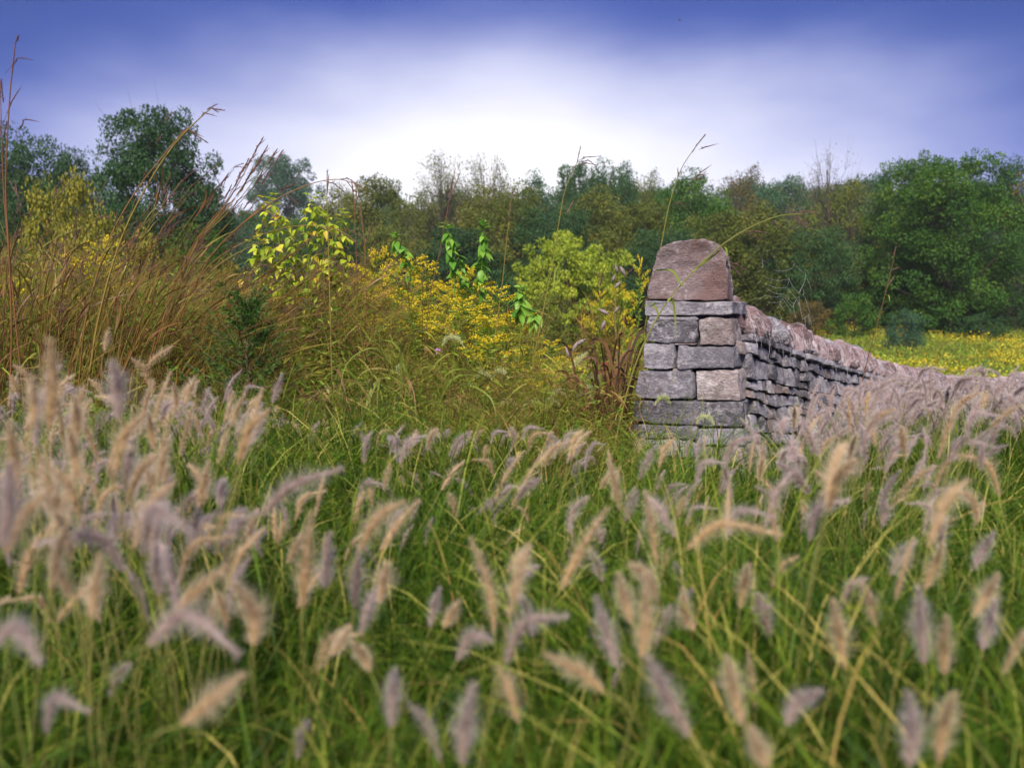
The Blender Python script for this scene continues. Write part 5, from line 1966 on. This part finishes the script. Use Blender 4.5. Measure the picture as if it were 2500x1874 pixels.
HERO = [
    ((1485, 1185), (1560, 1132), (1690, 1155), 1.35, 'tan', 1), ((1212, 1272), (1258, 1182), (1310, 1098), 1.5, 'tan', 1.1), ((1228, 1150), (1240, 1100), (1270, 1072), 2.0, 'mauve', 1), ((1058, 1112), (1085, 1042), (1120, 985), 2.6, 'tan', 1),
    ((1096, 1112), (1130, 1050), (1166, 984), 2.6, 'tan', 1), ((822, 1190), (860, 1130), (906, 1080), 1.8, 'tan', 1), ((655, 1312), (660, 1220), (672, 1108), 1.3, 'tan', 1.05), ((702, 1270), (705, 1225), (712, 1150), 1.4, 'mauve', 1),
    ((765, 1312), (770, 1250), (776, 1190), 1.5, 'mauve', 1.1), ((818, 1302), (828, 1258), (836, 1215), 1.4, 'tan', 1.3), ((1068, 1370), (1055, 1260), (1015, 1162), 1.4, 'tan', .85), ((1385, 1422), (1395, 1340), (1394, 1238), 1.15, 'tan', .95),
    ((1365, 1345), (1348, 1290), (1335, 1238), 1.2, 'tan', .9), ((1305, 1492), (1250, 1448), (1178, 1412), 1.1, 'tan', .95), ((1490, 1590), (1440, 1500), (1402, 1420), .98, 'mauve', 1), ((1332, 1440), (1310, 1368), (1288, 1288), 1.15, 'mauve', .9),
    ((1822, 1442), (1814, 1370), (1800, 1298), 1.2, 'tan', 1), ((1892, 1352), (1880, 1300), (1862, 1258), 1.4, 'tan', .9), ((1996, 1432), (1990, 1350), (1984, 1268), 1.15, 'mauve', .95), ((2040, 1455), (2038, 1400), (2046, 1330), 1.15, 'tan', .9),
    ((2102, 1332), (2130, 1290), (2156, 1240), 1.3, 'tan', 1), ((2122, 1402), (2136, 1350), (2150, 1298), 1.25, 'mauve', .9), ((1924, 1242), (1945, 1200), (1976, 1168), 1.6, 'mauve', 1.1), ((1998, 1272), (2020, 1222), (2036, 1174), 1.5, 'tan', 1),
    ((2098, 1232), (2122, 1190), (2146, 1150), 1.7, 'mauve', 1), ((1598, 1312), (1608, 1262), (1616, 1218), 1.5, 'tan', 1.1), ((1418, 1232), (1408, 1140), (1394, 1058), 1.7, 'tan', 1), ((1640, 1032), (1645, 1000), (1652, 953), 2.8, 'tan', 1),
    ((1904, 1142), (1911, 1100), (1906, 1058), 2.3, 'mauve', 1.2), ((548, 1392), (548, 1322), (503, 1258), 1.05, 'tan', 1.25), ((322, 1392), (402, 1328), (517, 1412), 1.0, 'mauve', 1), ((392, 1565), (458, 1512), (524, 1455), .95, 'tan', 1.05),
    ((-20, 1395), (36, 1356), (88, 1434), .92, 'mauve', 1), ((382, 1315), (430, 1272), (487, 1223), 1.2, 'tan', 1), ((196, 1335), (206, 1270), (216, 1198), 1.1, 'tan', .95), ((155, 1292), (132, 1245), (110, 1196), 1.2, 'tan', .9),
    ((346, 1285), (338, 1232), (335, 1176), 1.3, 'mauve', .95), ((414, 1190), (420, 1142), (428, 1096), 1.6, 'mauve', 1.1), ((562, 1114), (632, 1048), (738, 1012), 1.4, 'mauve', 1.15), ((428, 1100), (440, 1042), (452, 996), 2.0, 'tan', 1),
    ((106, 925), (113, 830), (108, 732), 1.3, 'tan', 1.05), ((70, 925), (73, 870), (70, 816), 1.35, 'tan', 1), ((254, 905), (254, 840), (244, 780), 1.3, 'mauve', 1.2), ((163, 962), (166, 910), (159, 856), 1.6, 'tan', 1.1),
    ((168, 1032), (160, 978), (148, 922), 1.4, 'tan', 1), ((334, 972), (326, 928), (319, 888), 1.9, 'tan', 1.1), ((268, 1062), (275, 1000), (291, 942), 1.5, 'mauve', 1.1), ((343, 1042), (350, 998), (366, 948), 1.8, 'tan', 1),
    ((400, 872), (410, 845), (422, 812), 2.4, 'tan', 1), ((376, 892), (381, 862), (374, 828), 2.3, 'tan', 1), ((588, 872), (598, 840), (610, 806), 3.0, 'mauve', .9), ((498, 922), (511, 888), (527, 848), 2.6, 'tan', 1),
    ((484, 912), (495, 888), (502, 862), 2.7, 'tan', .9), ((538, 962), (554, 928), (567, 893), 2.4, 'mauve', 1.1), ((38, 1062), (30, 988), (19, 912), 1.2, 'tan', 1), ((4, 1185), (18, 1100), (20, 1000), 1.02, 'mauve', 1.25),
    ((12, 1195), (52, 1112), (108, 1058), 1.1, 'tan', 1), ((474, 1092), (478, 1062), (482, 1036), 1.6, 'mauve', 1.2), ((1302, 1255), (1290, 1220), (1274, 1186), 1.7, 'mauve', .9), ((1582, 1075), (1570, 1032), (1560, 998), 2.6, 'mauve', .9),
    ((998, 1652), (1005, 1562), (1022, 1478), .92, 'mauve', .9), ((845, 1570), (848, 1500), (852, 1445), 1.05, 'mauve', .8), ((988, 1425), (1018, 1374), (1064, 1384), 1.25, 'mauve', .95), ((958, 1355), (974, 1330), (992, 1298), 1.5, 'tan', 1),
    ((1604, 1565), (1582, 1480), (1570, 1418), .98, 'tan', .95), ((1698, 1565), (1724, 1518), (1776, 1490), 1.0, 'mauve', .9), ((1962, 1655), (1970, 1578), (1964, 1498), .9, 'mauve', .9), ((1655, 1660), (1640, 1618), (1618, 1566), .95, 'tan', .9),
    ((2028, 1645), (2040, 1560), (2062, 1498), .95, 'tan', .9), ((1095, 1235), (1120, 1205), (1145, 1180), 1.7, 'tan', .9), ((1110, 1260), (1135, 1235), (1165, 1222), 1.7, 'mauve', .9), ((710, 1415), (735, 1390), (755, 1352), 1.3, 'tan', .9),
    ((800, 1450), (785, 1415), (760, 1385), 1.3, 'tan', .9), ((1500, 1360), (1482, 1330), (1475, 1270), 1.4, 'tan', 1), ((930, 1355), (938, 1310), (950, 1270), 1.5, 'mauve', .8), ((225, 760), (230, 735), (236, 708), 3.3, 'tan', .9),
    ((318, 790), (345, 765), (372, 748), 3.0, 'tan', .9), ((480, 1255), (495, 1215), (520, 1180), 1.7, 'tan', .9), ((620, 1215), (640, 1180), (655, 1150), 1.8, 'tan', .9),
]
for b_, m_, t_, Y, cl, w in HERO:
    hero_plume(b_, m_, t_, Y, cl, w)

# a kit of stalks for all others
KIT = []


def kit_stalk(lean, h, L_, bend, mat, seed, n, bw, rad):
    top = np.array((lean, 0, h))
    d = norm(np.array((lean * 2.0, 0, h)))
    C = spline([np.zeros(3), np.array((lean * .15, 0, h * .5)), top - d * L_, ], 12)
    pl = spline([top - d * L_, top - d * L_ * .45 + np.array((bend * .15, 0, 0)), top + np.array((bend, .0, -bend * .7))], 14)
    return stem_mesh(C), plume_mesh(pl, rad, mat, n, seed, bw), top - d * L_, pl[-1]


rk = np.random.default_rng(77)
for i in range(13):
    a = abs(rk.normal(0, .13))
    for cl in ('tan', 'mauve'):
        KIT.append((cl,) + kit_stalk(a, rk.uniform(.52, .78), rk.uniform(.075, .15), rk.uniform(0, .03) if rk.random() < .75 else rk.uniform(.04, .08), 'plume_' + cl, 300 + i * 2 + (cl == 'tan'), int(rk.uniform(500, 1150)), .00033, rk.uniform(.0120, .0210)))

LIM_U = (-200, 0, 300, 560, 800, 1000, 1300, 1500, 1560, 1810, 1850, 1950, 2150, 2600)
LIM_V = (900, 900, 880, 930, 1040, 1060, 1060, 1060, 1085, 1085, 1050, 1000, 940, 900)
need = 300 - len(HERO)
tries = 0
far_pp, far_ro, far_sc, far_ix = [], [], [], []
cand = []
while tries < 90000 and (len(cand) < need or len(far_pp) < 1250):
    tries += 1
    y = rng.uniform(1.05, 10.5)
    x = rng.uniform(-.74, .74) * y
    u = CX + FPX * x / y
    if in_wall(x, y, .06):
        continue
    d = (x - W0[0]) * WD[1] - (y - W0[1]) * WD[0]
    if u < 1830 and y > 4.0:
        continue
    if y > 4.4 and d < .2:
        continue
    if y < 2.0 and rng.random() < .45:
        continue
    # denser tufts, open green between
    tuft = mnoise.noise(Vector((x * 1.7, y * 1.7, 9.0)))
    if tuft < rng.uniform(-.2, .2):
        continue
    ki = int(rng.integers(0, len(KIT)))
    if y > 3.2 and KIT[ki][0] == 'tan' and rng.random() < (.9 if u > 1830 else .5):
        ki += 1
    cl, sm, pm_, bb_, tt_ = KIT[ki]
    sc = rng.uniform(.68, 1.15) * (1.06 if u < 500 else .92 if u < 1800 else 1.05 + .22 * max(0, min(y - 2.8, 1.4)))
    rz = rng.normal(0, .7) if rng.random() < .72 else math.pi + rng.normal(0, .6)
    z0 = float(T(x, y))
    rot = np.array(((math.cos(rz), -math.sin(rz), 0), (math.sin(rz), math.cos(rz), 0), (0, 0, 1)))
    pb = np.array((x, y, z0)) + rot @ (bb_ * sc)
    pt = np.array((x, y, z0)) + rot @ (tt_ * sc)
    if pb[1] < .85:
        continue
    uu, vv = pix((pb + pt) / 2)
    if vv < np.interp(uu, LIM_U, LIM_V) or vv > 1900 or uu < -60 or uu > 2560:
        continue
    acc = .45 if vv > 1500 else (.6 if (uu > 1000 and vv > 1120) else 1.0)
    if rng.random() > acc:
        continue
    if y < (3.1 if u < 1850 else 3.9) and len(cand) < need and not (y > 1.5 and rng.random() < .35):
        if True:
            cand.append((x, y, z0, rz, sc, ki, uu, vv, pose_of(pb, pt)))
    elif len(far_pp) < 1250 and not (y < 1.5 and u > 900) and not (y < 3.1 and (vv > 1330 or rng.random() < (.45 if uu < 700 else .82))) and not (u < 1830 and rng.random() < .3):
        far_pp.append((x, y, z0))
        far_ro.append((rng.normal(0, .06), rng.normal(0, .06), rz))
        far_sc.append((sc, sc, sc))
        far_ix.append(ki)
for x, y, z0, rz, sc, ki, uu, vv, ps in cand:
    cl, sm, pm_, bb_, tt_ = KIT[ki]
    th = thing('fountain_grass_plume', '', 'grass plume', (x, y, z0), rz, 'fountain grass plumes')
    th.scale = (sc, sc, sc)
    obj('stem', sm, th)
    obj('plume', pm_, th)
    PLUMES.append((th, uu, vv, cl, ps, y))
# stalk and plume in one mesh for the distant mass
farkit = []
for cl, sm, pm_, bb_, tt_ in KIT:
    bm = bmesh.new()
    bm.from_mesh(sm)
    for f in bm.faces:
        f.material_index = 1
    bm.from_mesh(pm_)
    me = bpy.data.meshes.new('plume_kit')
    bm.to_mesh(me)
    bm.free()
    me.materials.append(pm_.materials[0])
    me.materials.append(M['stem'])
    farkit.append(me)
scatter('distant_plume_grass', farkit, far_pp, far_ro, far_sc, far_ix, 'band of small mauve plumes in front of the wall face', 'plume grass')

# labels of the plumes: colour, stance and where, then their order from the left
ORD = 'first second third fourth fifth sixth seventh eighth ninth tenth eleventh twelfth thirteenth fourteenth fifteenth sixteenth seventeenth eighteenth'.split()


def zone(u, v, y):
    row = 'top' if v < 1020 else 'upper' if v < 1220 else 'middle' if v < 1440 else 'bottom'
    if u < 420:
        side = 'at the left edge'
    elif u < 900:
        side = 'below the cedar'
    elif u < 1330:
        side = 'below the goldenrod'
    elif u < 1830:
        side = 'below the pier'
    elif u < 2180:
        side = 'below the coping'
    else:
        side = 'at the right edge'
    return row, side


zones = {}
for th, u, v, cl, ps, y in PLUMES:
    row, side = zone(u, v, y)
    zones.setdefault((row, side, cl, ps), []).append((u, th))
for (row, side, cl, ps), lst in zones.items():
    lst.sort(key=lambda t: t[0])
    name = {'tan': 'tan', 'mauve': 'mauve'}[cl]
    for i, (u, th) in enumerate(lst):
        o_ = '' if len(lst) == 1 else (ORD[i] + ' from left, ')
        th['label'] = '%s plume %s, %s%s row of plumes %s' % (name, ps, o_, row, side)

# ------------------------------------------------------------------ nodding foxtails
FOX = [(1103, 830, 1.0, 'tallest nodding green foxtail, hooked over beside the pink thistle'), (1180, 915, .7, 'nodding foxtail left of the pair above the foxtail group'), (1220, 910, .7, 'nodding foxtail right of the pair above the foxtail group'), (972, 900, .5, 'small upright foxtail among the curling blades'),
       (1300, 985, .9, 'foxtail at the left end of the arched group'), (1345, 985, .9, 'arched foxtail, leftmost of the two side by side'), (1365, 960, .8, 'arched foxtail above the two side by side'), (1425, 968, .9, 'arched foxtail hooked to the right near brown blades'), (1435, 950, .8, 'arched foxtail behind the hooked one'), (1448, 925, .9, 'highest arched foxtail near the withered blades'),
       (1335, 1005, .8, 'arched foxtail low under the side by side pair'), (1290, 1020, .8, 'pale foxtail low at the left of the group'), (1395, 1045, 1.0, 'wide arched foxtail, lowest of the group'), (1405, 1060, .9, 'arched foxtail just under the lowest wide one'), (1505, 1035, .9, 'nodding foxtail before the withered blades by the pier'),
       (1440, 870, 1.2, 'straight slanting foxtail before the milkweed pods'), (1130, 985, .9, 'arched foxtail far left of the group'), (1165, 1005, .9, 'long arched foxtail low left of the group'), (1100, 985, .7, 'thin foxtail left of the long arched one'), (1240, 985, .8, 'arched foxtail between left foxtails and the group'), (1110, 1010, .8, 'pale foxtail touching the curling blades'), (1255, 1040, .8, 'small pale foxtail below the group'), (1620, 975, .6, 'small yellow green foxtail before the pier face'), (1720, 1022, .7, 'green foxtail arched before the low pier course'), (1962, 918, .8, 'pale foxtail lit before the wall face')]
for i, (u, v, s, lb) in enumerate(FOX):
    Y = 4.6 if u < 1600 else (3.9 if u < 1900 else 5.6)
    base = at_ground(u - 20, Y + .05)
    t = thing('foxtail', lb, 'foxtail grass', base, 0, 'nodding green foxtails')
    o_ = np.array(base)
    c = P(u, v, Y) - o_
    s_ = .076 * s
    di = 1 if rng.random() < .65 else -1
    if i == 15:
        cur = [P(1392, 898, Y) - o_, P(1415, 876, Y) - o_, P(1438, 858, Y) - o_]
    elif i == 3:
        cur = [c + np.array((0, 0, -s_ * .8)), c, c + np.array((.2 * s_, 0, s_ * .7))]
    else:
        cur = [c + np.array((-s_ * .75 * di, 0, -s_ * .45)), c + np.array((-.3 * s_ * di, 0, .22 * s_)), c + np.array((.45 * s_ * di, 0, .15 * s_)), c + np.array((s_ * .95 * di, 0, -.55 * s_))]
    C = spline(cur, 16)
    obj('plume', plume_mesh(C, .0185 * (.6 + .4 * s), 'foxtail', 700, 700 + i, .0008), t)
    S_ = spline([np.zeros(3), np.array((C[0][0] * .5 - .02 * di, 0, C[0][2] * .55)), C[0]], 14)
    obj('stem', stem_mesh(S_, .0014), t)
print('tris', sum(sum(len(p.vertices) - 2 for p in m.polygons) for m in bpy.data.meshes if len(m.polygons) < 3000), 'plumes', len(PLUMES), 'far', len(far_pp), 'tries', tries)
